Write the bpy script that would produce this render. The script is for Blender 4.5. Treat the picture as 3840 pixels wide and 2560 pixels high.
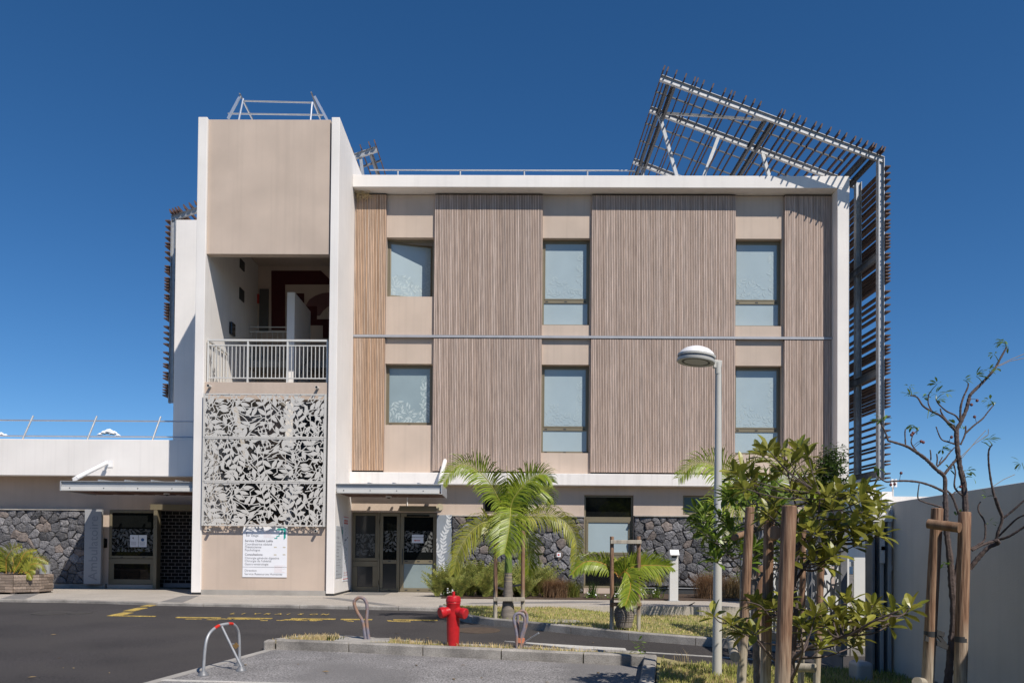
import bpy, math, random
import numpy as np
from mathutils import Vector, Matrix
for o in list(bpy.data.objects): bpy.data.objects.remove(o)
SC = bpy.context.scene
COL = SC.collection
R = math.radians
random.seed(7)

# ------------------------------------------------------------------ camera
FPX = 3000.0
def _basis(yaw, pitch, roll):
    F = Vector((-math.sin(yaw), math.cos(yaw), 0)); Rt = Vector((math.cos(yaw), math.sin(yaw), 0)); U = Vector((0, 0, 1))
    F, U = F*math.cos(pitch)+U*math.sin(pitch), U*math.cos(pitch)-F*math.sin(pitch)
    Rt, U = Rt*math.cos(roll)+U*math.sin(roll), U*math.cos(roll)-Rt*math.sin(roll)
    return Rt, U, F
RT, UP, FW = _basis(R(.73), R(1.0), R(.5))
PP = (1862.23, 2013.30)
CAM = Vector((0, 0, 1.1))
cd = bpy.data.cameras.new('camera'); cam = bpy.data.objects.new('camera', cd); COL.objects.link(cam)
M = Matrix((RT, UP, -FW)).transposed().to_4x4(); M.translation = CAM; cam.matrix_world = M
cd.sensor_fit = 'HORIZONTAL'; cd.sensor_width = 36; cd.lens = FPX/3840*36
cd.shift_x = (1920-PP[0])/3840; cd.shift_y = (PP[1]-1280)/3840
cd.clip_start = .05; cd.clip_end = 3000
SC.camera = cam

# ------------------------------------------------------------------ light
SUN = Vector((.73, -1, 1.39)).normalized()
wd = bpy.data.worlds.new('World'); SC.world = wd; wd.use_nodes = True
nt = wd.node_tree; bg = nt.nodes['Background']
sky = nt.nodes.new('ShaderNodeTexSky'); sky.sky_type = 'NISHITA'; sky.sun_disc = False
sky.sun_elevation = math.asin(SUN.z); sky.sun_rotation = math.atan2(SUN.x, SUN.y)
sky.altitude = 2500; sky.air_density = 1.0; sky.dust_density = 0.0; sky.ozone_density = 4.0
hs = nt.nodes.new('ShaderNodeHueSaturation'); hs.inputs['Saturation'].default_value = 1.23
nt.links.new(sky.outputs[0], hs.inputs['Color']); nt.links.new(hs.outputs[0], bg.inputs[0]); bg.inputs[1].default_value = .108
sl = bpy.data.lights.new('sun', 'SUN'); sl.energy = 5.0; sl.angle = R(.5); sl.color = (1, .928, .838)
so = bpy.data.objects.new('sun', sl); COL.objects.link(so); so.rotation_euler = SUN.to_track_quat('Z', 'Y').to_euler()
so.location = (20, -20, 40)
SC.view_settings.view_transform = 'Standard'; SC.view_settings.look = 'None'
SC.view_settings.exposure = 0.0; SC.view_settings.gamma = 1.0
SC.render.engine = 'CYCLES'
SC.render.resolution_x = 1024; SC.render.resolution_y = 682

# ------------------------------------------------------------------ measuring helpers
def ray(px, py):
    return RT*((px-PP[0])/FPX) + UP*(-(py-PP[1])/FPX) + FW
def W(px, py, Y):
    d = ray(px, py); return CAM + d*(Y/d.y)
def gz(y, x=0): return .031*(min(y, 16.)-16.)-.06
def G(px, py, h=0):
    d = ray(px, py); k = .031; t = (-.06+h-k*16-CAM.z)/(d.z-k*d.y); return CAM+d*t
OFF = {}
def off(p):
    return OFF.get(p.name, Vector((0, 0, 0))) if p is not None else Vector((0, 0, 0))

# ------------------------------------------------------------------ mesh building
class MB:
    def __init__(s): s.v = []; s.f = []
    def add(s, vs, fs):
        b = len(s.v); s.v += [tuple(v) for v in vs]; s.f += [tuple(b+i for i in f) for f in fs]
    def box(s, x0, x1, y0, y1, z0, z1):
        s.add([(x, y, z) for z in (z0, z1) for y in (y0, y1) for x in (x0, x1)],
              [(0, 2, 3, 1), (4, 5, 7, 6), (0, 1, 5, 4), (1, 3, 7, 5), (3, 2, 6, 7), (2, 0, 4, 6)])
        return s
    def beam(s, a, b, w, h, up=(0, 0, 1)):
        a = Vector(a); b = Vector(b); d = (b-a).normalized(); u = Vector(up)
        r = d.cross(u); r = r.normalized() if r.length > 1e-6 else Vector((1, 0, 0)); u = r.cross(d).normalized()
        vs = [p+r*(i*w/2)+u*(j*h/2) for p in (a, b) for (i, j) in ((-1, -1), (1, -1), (1, 1), (-1, 1))]
        s.add(vs, [(0, 1, 2, 3), (7, 6, 5, 4), (0, 4, 5, 1), (1, 5, 6, 2), (2, 6, 7, 3), (3, 7, 4, 0)]); return s
    def channel(s, a, b, w, h, t=.012, up=(0, 0, 1)):       # I section from three plates
        a = Vector(a); b = Vector(b); d = (b-a).normalized(); u = Vector(up); r = d.cross(u).normalized(); u = r.cross(d).normalized()
        s.beam(a+u*(h/2-t/2), b+u*(h/2-t/2), w, t, up); s.beam(a-u*(h/2-t/2), b-u*(h/2-t/2), w, t, up); s.beam(a, b, t, h-2*t-.001, up); return s
    def tube(s, pts, r, n=8, cap=True):
        pts = [Vector(p) for p in pts]; rs = r if isinstance(r, (list, tuple)) else [r]*len(pts)
        vs = []; fs = []; prev = None
        for i, p in enumerate(pts):
            d = (pts[min(i+1, len(pts)-1)]-pts[max(i-1, 0)]).normalized()
            if prev is None:
                a = Vector((0, 0, 1)) if abs(d.z) < .9 else Vector((1, 0, 0)); u = d.cross(a).normalized()
            else:
                u = (prev-d*prev.dot(d)); u = u.normalized() if u.length > 1e-5 else d.orthogonal().normalized()
            prev = u; w = d.cross(u)
            for k in range(n):
                t = 2*math.pi*k/n; vs.append(p+(u*math.cos(t)+w*math.sin(t))*rs[i])
        for i in range(len(pts)-1):
            for k in range(n):
                k2 = (k+1) % n; fs.append((i*n+k, i*n+k2, (i+1)*n+k2, (i+1)*n+k))
        if cap:
            fs.append(tuple(range(n-1, -1, -1))); fs.append(tuple((len(pts)-1)*n+k for k in range(n)))
        s.add(vs, fs); return s
    def lathe(s, prof, c, n=20, axis='Z', cap=True):          # prof [(r, h)]
        c = Vector(c); vs = []; fs = []
        for (r, h) in prof:
            for k in range(n):
                t = 2*math.pi*k/n; x, y = r*math.cos(t), r*math.sin(t)
                q = {'Z': (x, y, h), 'Y': (x, h, y), 'X': (h, x, y)}[axis]; vs.append(c+Vector(q))
        m = len(prof)
        for i in range(m-1):
            for k in range(n):
                k2 = (k+1) % n; f = (i*n+k, i*n+k2, (i+1)*n+k2, (i+1)*n+k); fs.append(f if axis != 'Y' else f[::-1])
        if cap:
            fs.append(tuple(range(n-1, -1, -1))); fs.append(tuple((m-1)*n+k for k in range(n)))
        s.add(vs, fs); return s
    def prism(s, poly, d, base):     # poly of 3D points, extruded by vector d
        d = Vector(d); n = len(poly); a = [Vector(p) for p in poly]
        s.add(a+[p+d for p in a], [tuple(range(n-1, -1, -1)), tuple(range(n, 2*n))]+[(i, (i+1) % n, n+(i+1) % n, n+i) for i in range(n)]); return s
    def slab(s, poly, z0, z1):       # horizontal polygon; z values may be functions of (x, y)
        f0 = z0 if callable(z0) else (lambda x, y: z0); f1 = z1 if callable(z1) else (lambda x, y: z1); n = len(poly)
        s.add([(x, y, f0(x, y)) for x, y in poly]+[(x, y, f1(x, y)) for x, y in poly],
              [tuple(range(n-1, -1, -1)), tuple(range(n, 2*n))]+[(i, (i+1) % n, n+(i+1) % n, n+i) for i in range(n)]); return s
    def build(s, name, mat, parent=None, smooth=False, bevel=0, kind=None, seg=2):
        me = bpy.data.meshes.new(name); o_ = off(parent)
        me.from_pydata([(v[0]-o_.x, v[1]-o_.y, v[2]-o_.z) for v in s.v], [], s.f); me.validate(); me.update()
        if mat: me.materials.append(mat)
        return link(name, me, parent, smooth, bevel, kind, seg)
def link(name, me, parent=None, smooth=False, bevel=0, kind=None, seg=2):
    ob = bpy.data.objects.new(name, me); COL.objects.link(ob)
    if smooth:
        me.polygons.foreach_set('use_smooth', [True]*len(me.polygons)); me.set_sharp_from_angle(angle=R(42))
    if parent is not None:
        ob.parent = parent; OFF[ob.name] = off(parent)
    if bevel:
        b = ob.modifiers.new('bevel', 'BEVEL'); b.width = bevel; b.segments = seg; b.limit_method = 'ANGLE'
    if kind: ob['kind'] = kind
    return ob
def thing(name, label, cat, loc, group=None):
    o = bpy.data.objects.new(name, None); COL.objects.link(o); o.location = loc; OFF[o.name] = Vector(loc)
    o.empty_display_size = .1; return tag(o, label, cat, group)
def tag(o, label, cat, group=None):
    o['label'] = label; o['category'] = cat
    if group: o['group'] = group
    return o
def BX(name, mat, parent, x0, x1, y0, y1, z0, z1, bevel=0, **k):
    return MB().box(x0, x1, y0, y1, z0, z1).build(name, mat, parent, bevel=bevel, **k)

# ------------------------------------------------------------------ materials
def lin(r, g, b): return tuple(((c/255)/12.92 if c/255 <= .04045 else ((c/255+.055)/1.055)**2.4) for c in (r, g, b))
MATS = {}
def pm(name, col, rough=.75, var=.12, scale=3., bump=0., bscale=80., metal=0., col2=None, orand=0., island=0., spec=.4, streak=0., bdist=.01, coat=0., speck=0., speckscale=300., stretch=None, trans=0., tint=None, detail=6):
    if name in MATS: return MATS[name]
    m = bpy.data.materials.new(name); m.use_nodes = True; N = m.node_tree.nodes; L = m.node_tree.links; P = N['Principled BSDF']
    geo = N.new('ShaderNodeNewGeometry'); src = geo.outputs['Position']
    if stretch:
        mp = N.new('ShaderNodeMapping'); mp.inputs['Scale'].default_value = stretch; L.new(src, mp.inputs[0]); src = mp.outputs[0]
    if orand:
        oi = N.new('ShaderNodeObjectInfo'); ad = N.new('ShaderNodeVectorMath'); ad.operation = 'MULTIPLY_ADD'
        ad.inputs[1].default_value = (37, 61, 13); L.new(oi.outputs['Random'], ad.inputs[0]); L.new(src, ad.inputs[2]); src = ad.outputs[0]
    def noise(sc, det=detail):
        n = N.new('ShaderNodeTexNoise'); n.inputs['Scale'].default_value = sc; n.inputs['Detail'].default_value = det; L.new(src, n.inputs['Vector']); return n.outputs['Fac']
    def mixc(fac, a, b, typ='MIX'):
        x = N.new('ShaderNodeMix'); x.data_type = 'RGBA'; x.blend_type = typ
        for i, q in ((0, fac), (6, a), (7, b)):
            if hasattr(q, 'links') or isinstance(q, bpy.types.NodeSocket): L.new(q, x.inputs[i])
            else: x.inputs[i].default_value = q if i == 0 else (*q[:3], 1)
        return x.outputs[2]
    def rng(s, a, b, c, d):
        r = N.new('ShaderNodeMapRange'); r.inputs[1].default_value = a; r.inputs[2].default_value = b; r.inputs[3].default_value = c; r.inputs[4].default_value = d; L.new(s, r.inputs[0]); return r.outputs[0]
    lo = tuple(c*(1-var) for c in col); hi = tuple(c*(1+var) for c in col)
    c = mixc(rng(noise(scale), .32, .68, 0, 1), lo, hi)
    if col2:
        rs = None
        if island: rs = geo.outputs['Random Per Island']
        elif orand: rs = oi.outputs['Random']
        else: rs = rng(noise(scale*.37), .42, .62, 0, 1)
        c = mixc(rs, c, mixc(rng(noise(scale*1.3), .3, .7, 0, 1), tuple(k*(1-var) for k in col2), tuple(k*(1+var) for k in col2)))
    if orand or island:
        rs = geo.outputs['Random Per Island'] if island else oi.outputs['Random']
        if not col2 or True:
            w = N.new('ShaderNodeTexWhiteNoise'); w.noise_dimensions = '1D'; L.new(rs, w.inputs['W'])
            a = (orand or island); v = rng(w.outputs['Value'], 0, 1, 1-a, 1+a)
            cx = N.new('ShaderNodeCombineColor'); [L.new(v, cx.inputs[i]) for i in range(3)]
            c = mixc(1.0, c, cx.outputs[0], 'MULTIPLY')
    if streak:
        mp = N.new('ShaderNodeMapping'); mp.inputs['Scale'].default_value = (9, 9, .25); L.new(geo.outputs['Position'], mp.inputs[0])
        n = N.new('ShaderNodeTexNoise'); n.inputs['Scale'].default_value = 1.0; n.inputs['Detail'].default_value = 5; L.new(mp.outputs[0], n.inputs['Vector'])
        v = rng(n.outputs['Fac'], .5, .75, 0, streak); c = mixc(v, c, tuple(k*.62 for k in col))
    if speck:
        n = N.new('ShaderNodeTexNoise'); n.inputs['Scale'].default_value = speckscale; n.inputs['Detail'].default_value = 2; L.new(geo.outputs['Position'], n.inputs['Vector'])
        v = rng(n.outputs['Fac'], .35, .65, 1-speck, 1+speck); cx = N.new('ShaderNodeCombineColor'); [L.new(v, cx.inputs[i]) for i in range(3)]
        c = mixc(1.0, c, cx.outputs[0], 'MULTIPLY')
    if tint: c = mixc(rng(noise(.6, 3), .45, .6, 0, .8), c, tint)
    L.new(c, P.inputs['Base Color'])
    P.inputs['Roughness'].default_value = rough; P.inputs['Metallic'].default_value = metal; P.inputs['Specular IOR Level'].default_value = spec
    if coat: P.inputs['Coat Weight'].default_value = coat; P.inputs['Coat Roughness'].default_value = .1
    if trans:
        P.inputs['Subsurface Weight'].default_value = 0
        tr = N.new('ShaderNodeBsdfTranslucent'); L.new(c, tr.inputs[0]); mx = N.new('ShaderNodeMixShader'); mx.inputs[0].default_value = trans
        L.new(P.outputs[0], mx.inputs[1]); L.new(tr.outputs[0], mx.inputs[2]); L.new(mx.outputs[0], N['Material Output'].inputs[0])
    if bump:
        b = N.new('ShaderNodeBump'); b.inputs['Strength'].default_value = bump; b.inputs['Distance'].default_value = bdist; L.new(noise(bscale, 4), b.inputs['Height']); L.new(b.outputs[0], P.inputs['Normal'])
    MATS[name] = m; return m
WHITE = pm('white_render', (.79, .755, .715), .85, .05, .9, .25, 90, streak=.17, bdist=.004)
WHITE2 = pm('white_render_streaked', (.80, .76, .72), .85, .04, 2, .25, 90, streak=.35, bdist=.004)
TAN = pm('beige_render', (.53, .43, .352), .9, .08, 1.0, .35, 90, streak=.2, bdist=.004)
SLAT = pm('weathered_wood', (.50, .395, .335), .8, .24, 2.2, .3, 30, col2=(.42, .315, .255), orand=.14, stretch=(9, 9, .8), bdist=.004)
SLATO = pm('orange_wood', (.44, .28, .175), .75, .25, 2.2, .3, 30, col2=(.46, .345, .265), orand=.12, stretch=(9, 9, .8), bdist=.004)
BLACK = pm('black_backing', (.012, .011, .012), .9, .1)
GALV = pm('galvanised_steel', (.40, .41, .42), .5, .12, 10, metal=.45, detail=3)
FLASH = pm('flashing_metal', (.40, .40, .415), .45, .06, 5, metal=.25)
SHADESTEEL = pm('shade_toned_steel', (.085, .09, .10), .5, .15, 8, metal=.2)  # steel darkened for purlins and rafters, their shade put into the colour
GALVD = pm('grey_steel', (.20, .205, .215), .5, .12, 8, metal=.3)
ALU = pm('aluminium', (.62, .63, .65), .35, .05, 10, metal=.7)
REDWOOD = pm('louvre_wood', (.105, .062, .048), .7, .2, 6, .2, 40, orand=.2)
BRONZE = pm('bronze_frame', (.21, .18, .12), .45, .05, 4, metal=.25)
FROST = pm('frosted_glass', (.36, .44, .465), .22, .04, 1.5, spec=.5, coat=.35)
FROST2 = pm('frosted_glass_dull', (.26, .33, .35), .25, .05, 2, spec=.5, coat=.3)
FILM = pm('frost_film', (.40, .48, .495), .6, .03)
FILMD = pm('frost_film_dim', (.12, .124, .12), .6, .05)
DARKGL = pm('dark_glass', (.008, .009, .009), .03, .1, spec=.45)
GREYP = pm('grey_paint', (.60, .59, .56), .5, .03, 3)
GREYP2 = pm('silver_grey_paint', (.40, .41, .42), .45, .04, 3, metal=.2)
DGREY = pm('dark_grey_paint', (.045, .047, .05), .5, .1)
WPAINT = pm('white_paint', (.82, .81, .80), .4, .02)
SIGNW = pm('sign_white', (.80, .81, .84), .35, .015)
SIGNG = pm('sign_silver', (.46, .48, .50), .4, .03)
INK = pm('grey_ink', (.22, .22, .24), .6, .05)
INKR = pm('red_ink', (.55, .05, .035), .6, .05)
TEAL = pm('teal_ink', (.02, .32, .27), .5, .05)
REDP = pm('hydrant_red', (.47, .014, .018), .36, .14, 14, .08, 40, coat=.15)
ASPH = pm('dark_asphalt', (.046, .041, .040), .86, .2, .7, .5, 220, speck=.45, speckscale=60, bdist=.006, tint=(.056, .050, .047))
ASPH2 = pm('coarse_asphalt', (.225, .215, .21), .9, .22, 1.6, .9, 70, speck=.55, speckscale=55, bdist=.012, tint=(.175, .167, .163))
CONC = pm('kerb_concrete', (.36, .335, .30), .9, .2, 4.5, .4, 70, col2=(.22, .205, .185), speck=.22, speckscale=90, bdist=.006)
CONCL = pm('light_concrete', (.34, .32, .29), .9, .12, 3, .3, 90, speck=.15, speckscale=160)
PAVE = pm('washed_aggregate', (.40, .36, .31), .9, .08, 1.2, .5, 130, speck=.28, speckscale=130, bdist=.006)
PAVED = pm('grey_band', (.20, .19, .18), .9, .1, 2, .4, 130, speck=.2, speckscale=130)
YEL = pm('yellow_paint', (.43, .305, .075), .85, .3, 7, speck=.5, speckscale=60)
ROADW = pm('road_white', (.50, .48, .44), .85, .12, 8, speck=.25, speckscale=120)
STONE = pm('basalt', (.09, .09, .098), .85, .38, 11, 1.0, 22, col2=(.18, .175, .18), orand=.35, bdist=.045)
STONEB = pm('brown_basalt', (.185, .155, .14), .85, .3, 9, .9, 26, orand=.25, bdist=.03)
MORTAR = pm('dark_mortar', (.06, .058, .057), .95, .2)
SOIL = pm('soil', (.075, .05, .035), .95, .3, 12, .6, 60)
STRAW = pm('dry_grass', (.60, .47, .25), .85, .15, 3, island=.35, trans=.2)
GRASSG = pm('green_grass', (.26, .31, .06), .8, .2, 1.5, col2=(.48, .44, .16), island=.35, trans=.25)
TURF = pm('turf_soil', (.23, .225, .075), .95, .35, 5, .5, 60, col2=(.36, .30, .15))
PALMG = pm('palm_leaf', (.19, .27, .025), .36, .15, 4, col2=(.30, .34, .035), island=.25, trans=.3, spec=.35)
PALMY = pm('palm_leaf_yellow', (.36, .34, .05), .42, .15, 4, col2=(.20, .24, .03), island=.25, trans=.3, spec=.5)
RACH = pm('palm_rachis', (.34, .32, .07), .5, .1)
RACHO = pm('orange_rachis', (.42, .22, .04), .5, .1)
PALMT = pm('palm_trunk', (.20, .175, .15), .85, .2, 8, .5, 40, stretch=(1, 1, 5))
CSHAFT = pm('crown_shaft', (.15, .22, .05), .4, .12, 5)
TIMB = pm('stake_timber', (.27, .17, .105), .8, .22, 5, .4, 30, col2=(.20, .11, .06), stretch=(7, 7, .7))
TIMBG = pm('stake_timber_grey', (.38, .34, .27), .85, .18, 5, .4, 30, stretch=(7, 7, .7))
BARK = pm('grey_bark', (.21, .18, .165), .9, .25, 18, .7, 60)
BARKD = pm('dark_bark', (.10, .075, .068), .9, .25, 18, .7, 60)
LEAFA = pm('olive_leaf', (.17, .19, .028), .36, .2, 6, col2=(.30, .285, .05), island=.4, trans=.32, spec=.5)
LEAFB = pm('green_leaf', (.12, .19, .025), .38, .2, 6, col2=(.18, .25, .035), island=.3, trans=.3, spec=.5)
LEAFC = pm('dark_leaf', (.035, .075, .012), .4, .2, 6, col2=(.07, .11, .02), island=.4, trans=.2, spec=.5)
LEAFL = pm('light_leaf', (.15, .24, .04), .45, .2, 6, island=.3, trans=.3)
FERN = pm('fern_leaf', (.15, .19, .035), .6, .2, 5, col2=(.27, .26, .06), island=.35, trans=.25)
BRUSH = pm('brown_grass', (.26, .15, .085), .8, .2, 5, col2=(.33, .21, .11), island=.3, trans=.2)
PLANK = pm('planter_timber', (.25, .195, .155), .85, .3, 6, .5, 30, orand=.35, stretch=(.8, 6, 6))
TUBEM = pm('corrugated_duct', (.20, .19, .235), .6, .15, 24, .0, 40, col2=(.30, .18, .12))
TAPE = pm('orange_tape', (.50, .18, .10), .7, .15, 20)
BRASS = pm('brass', (.35, .22, .09), .4, .1, metal=.6)
MAROON = pm('maroon_paint', (.06, .008, .010), .8, .1)
PINKP = pm('faded_pink_paint', (.17, .085, .085), .8, .1)
WALLG = pm('grey_wall_paint', (.60, .55, .485), .8, .09, 1.1, .3, 70, streak=.16)
GLOSS = pm('black_gloss', (.008, .008, .009), .08, .1, coat=.5)
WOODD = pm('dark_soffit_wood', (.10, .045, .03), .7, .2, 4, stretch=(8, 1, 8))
FRUIT = pm('red_fruit', (.12, .035, .03), .4, .2)
LIZ = pm('lizard_skin', (.035, .028, .03), .6, .3, 60)

# ------------------------------------------------------------------ flat leaf motif (cut metal, window film)
def leaf_poly(c, ang, L, wd, n=5):
    pts = []
    for i in range(n+1):
        t = i/n; w = math.sin(math.pi*t**.85)*wd/2; pts.append((t*L, w))
    for i in range(n-1, 0, -1):
        t = i/n; w = math.sin(math.pi*t**.85)*wd/2; pts.append((t*L, -w))
    ca, sa = math.cos(ang), math.sin(ang); return [(c[0]+x*ca-y*sa, c[1]+x*sa+y*ca) for x, y in pts]
def clip(poly, x0, x1, z0, z1):
    for ax, val, sgn in ((0, x0, 1), (0, x1, -1), (1, z0, 1), (1, z1, -1)):
        out = []
        for i in range(len(poly)):
            a, b = poly[i], poly[(i+1) % len(poly)]; da = (a[ax]-val)*sgn; db = (b[ax]-val)*sgn
            if da >= 0: out.append(a)
            if (da >= 0) != (db >= 0):
                t = da/(da-db); out.append((a[0]+(b[0]-a[0])*t, a[1]+(b[1]-a[1])*t))
        poly = out
        if len(poly) < 3: return []
    return poly
def stem_strip(a, b, w, bend):
    a = Vector(a); b = Vector(b); d = b-a; n = Vector((-d.y, d.x)); n = n.normalized() if n.length else n
    P = [a+d*t+n*(bend*math.sin(math.pi*t)) for t in (0, .25, .5, .75, 1)]
    return [(p+n*w/2)[:] for p in P]+[(p-n*w/2)[:] for p in reversed(P)]
def sprigs(rng, w, h, step, L, wd, sw):
    """leafy twigs filling a w x h rectangle: list of polygons"""
    polys = []; used = []
    tries = 0
    while tries < 2600:
        tries += 1
        p = Vector((rng.uniform(0, w), rng.uniform(0, h))); 
        if any((p-q).length < step*1.15 for q in used): continue
        ang = rng.uniform(0, 2*math.pi); k = rng.uniform(-1.3, 1.3); prev = p; side = 1; used.append(p)
        for i in range(rng.randint(3, 7)):
            nx = prev+Vector((math.cos(ang), math.sin(ang)))*step*.62
            polys.append(stem_strip(prev, nx, sw, 0))
            for sd in ((side,) if rng.random() < .45 else (1, -1)):
                polys.append(leaf_poly(nx, ang+sd*rng.uniform(.55, .95), L*rng.uniform(.75, 1.15), wd*rng.uniform(.8, 1.15)))
            side = -side; prev = nx; ang += k*step*.62/ max(L, .01)*.35; used.append(prev)
            if not (-.05 < nx.x < w+.05 and -.05 < nx.y < h+.05): break
        polys.append(leaf_poly(prev, ang, L, wd))
    return polys
def motif(polys, w, h, place, nrm, t, rng):
    """clip to the rectangle and extrude; place(u,v,d) -> 3D; pieces get unequal depths so none are coplanar"""
    b = MB()
    for i, p in enumerate(polys):
        q = clip(p, 0, w, 0, h)
        if len(q) < 3: continue
        d0 = t+.0035*rng.random()
        b.prism([place(u, v, 0) for u, v in q], nrm*d0, None)
    return b

# ------------------------------------------------------------------ lettering
def text(name, body, mat, parent, loc, size, rot=(R(90), 0, 0), align='LEFT', sx=1., ext=.001, bold=0):
    cu = bpy.data.curves.new('t', 'FONT'); cu.body = body; cu.size = size; cu.align_x = align; cu.extrude = ext; cu.offset = bold; cu.resolution_u = 3
    to = bpy.data.objects.new('t', cu); COL.objects.link(to)
    dg = bpy.context.evaluated_depsgraph_get(); me = bpy.data.meshes.new_from_object(to.evaluated_get(dg))
    bpy.data.objects.remove(to); bpy.data.curves.remove(cu)
    me.transform(Matrix.Translation(Vector(loc)-off(parent)) @ Matrix.LocRotScale(None, __import__('mathutils').Euler(rot), Vector((sx, 1, 1))))
    me.materials.clear(); me.materials.append(mat); me.name = name
    return link(name, me, parent)

# ================================================================== GROUND
def struct(o): o['kind'] = 'structure'; return o
g = MB(); xs_ = [-900, -40, -12, -6, -2, -.5, .2, 1, 2, 3, 4, 5, 6, 8, 14, 40, 900]; ys = [-600, -60, 0, 4, 8, 10, 11.2, 11.8, 12.4, 13, 13.6, 14.2, 14.8, 15.4, 16, 16.8, 17.5, 22, 60, 900]
def sink(x, y): return .35 if (13.2 < y < 17.6 and .1 < x < 9 and y > 14.35-.62*x+.2) else 0
for y in ys:
    for x in xs_: g.v.append((x, y, gz(max(y, -60))-sink(x, y)))
for j in range(len(ys)-1):
    for i in range(len(xs_)-1): a = j*len(xs_)+i; g.f.append((a, a+1, a+1+len(xs_), a+len(xs_)))
rd_ = MB(); far = MB(); rd_.v = g.v; far.v = g.v
for f_ in g.f:
    cx = sum(g.v[i][0] for i in f_)/4; cy = sum(g.v[i][1] for i in f_)/4; (rd_ if (-40 < cx < 14 and 0 < cy < 22) else far).f.append(f_)
struct(rd_.build('road', ASPH)); struct(far.build('ground', pm('pale_ground', (.15, .135, .115), .95, .15, .3, .3, 20)))
# pavement along the building
PE = [(-60, 17.6), (-30, 17.3), (-13, 16.8), (-10.7, 16.75), (-8.85, 16.65), (-7.05, 16.15), (-6.35, 16.05), (-4.8, 15.9), (-2.75, 15.7), (-1.3, 15.52)]
PE2 = [(-.6, 15.75), (.4, 16.05), (1.6, 16.3), (2.8, 16.45), (5.2, 16.5), (9, 16.5), (14, 16.5)]
def inset(pts, d): return [(x, y+d) for x, y in pts]
front = inset(PE, .13)+PE2
struct(MB().slab(front+[(14, 21.6), (-60, 21.6)], -.4, 0.0).build('pavement', PAVE))
struct(MB().slab([(-11.6, 18.9), (-11.1, 18.9), (-10.2, 16.85), (-10.75, 16.9)], -.01, .004).build('paving_band', PAVED))
struct(MB().slab([(-7.55, 18.6), (-7.2, 18.7), (-6.6, 16.25), (-7.1, 16.35)], -.01, .004).build('paving_band', PAVED))
struct(MB().slab([(-4.2, 18.3), (-3.9, 18.4), (-2.2, 16.0), (-2.5, 15.95)], -.01, .004).build('paving_band', PAVED))
struct(MB().slab([(-.9, 16.6), (2.0, 17.4), (2.3, 17.9), (1.5, 17.9), (-.7, 17.0)], -.01, .004).build('paving_band', PAVED))
def strip_between(p, q, n): return [(p[0]+(q[0]-p[0])*i/n, p[1]+(q[1]-p[1])*i/n) for i in range(n+1)]
def resample(pts, step):
    out = [Vector(pts[0])]; acc = 0
    for a, b in zip(pts[:-1], pts[1:]):
        a = Vector(a); b = Vector(b); L = (b-a).length; t = step-acc
        while t < L: out.append(a+(b-a)*(t/L)); t += step
        acc = (acc+L) % step
    out.append(Vector(pts[-1])); return out
def kerb(name, pts, wid, top, step=1.0, mat=CONC, seg=4, gap=.012, deep=.25):
    """kerb stones laid one by one along a line: outer (road) face on the line, width to the left of travel; each bends with the line"""
    root = bpy.data.objects.new(name, None); COL.objects.link(root); root['kind'] = 'structure'
    fine = resample(pts, step/seg)
    for i in range(0, len(fine)-1, seg):
        ch = fine[i:i+seg+1]
        if len(ch) < 2 or (ch[-1]-ch[0]).length < .05: continue
        ch = list(ch); d0 = (ch[1]-ch[0]).normalized(); d1 = (ch[-1]-ch[-2]).normalized(); ch[0] = ch[0]+d0*gap/2; ch[-1] = ch[-1]-d1*gap/2
        b = MB(); n = len(ch); vs = []; j = random.uniform(-.004, .004); c = .016
        for k, p in enumerate(ch):
            d = (ch[min(k+1, n-1)]-ch[max(k-1, 0)]).normalized(); nn = Vector((-d.y, d.x)); zt = top(p.x, p.y)+j; zb = zt-deep
            for (o_, z) in ((0.012, zb), (0, zt-c), (c*.8, zt), (wid-c*.8, zt), (wid, zt-c), (wid, zb)): vs.append((p.x+nn.x*o_, p.y+nn.y*o_, z))
        fs = [(k*6+m, (k+1)*6+m, (k+1)*6+m+1, k*6+m+1) for k in range(n-1) for m in range(5)]+[tuple(range(6)), tuple((n-1)*6+m for m in range(5, -1, -1))]
        b.add(vs, fs); b.build('kerb_stone', mat, root)
    return root
kerb('pavement_kerb', PE[1:], .13, lambda x, y: .002, 1.0)
# lawn beside the building with its curved kerb
LK = [(-1.3, 15.5), (-1.12, 14.9), (-.95, 14.35), (-.7, 13.78), (-.25, 13.35), (.33, 12.93), (1.15, 12.32), (1.91, 11.76), (2.65, 11.36), (3.2, 11.06), (4.2, 10.65), (5.5, 10.3)]
kerb('lawn_kerb', LK, .13, lambda x, y: gz(y)+.125, 1.0)
lk = resample(inset([(x+.08, y+.11) for x, y in LK], 0), .4); lb = resample([(-1.25, 15.54)]+PE2[:6], .4)
NV = 16; NU = 30
def lerp_line(pts, t):
    f = t*(len(pts)-1); i = min(int(f), len(pts)-2); return pts[i].lerp(pts[i+1], f-i)
def lawn_pt(u, v):
    a = lerp_line(lk, u); b = lerp_line(lb, u); p = a.lerp(b, v); za = gz(a.y)+.11; zb = -.015-.17*max(0, min(1, (b.x-1.0)/1.6))
    return Vector((p.x, p.y, za+(zb-za)*v+.012*math.sin(p.x*3.1)*math.sin(p.y*2.3)))
g = MB()
for i in range(NU+1):
    for j in range(NV+1): g.v.append(tuple(lawn_pt(i/NU, j/NV)))
for i in range(NU):
    for j in range(NV): a = i*(NV+1)+j; g.f.append((a, a+NV+1, a+NV+2, a+1))
LAWNV = list(g.v); struct(g.build('lawn', TURF))
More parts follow.
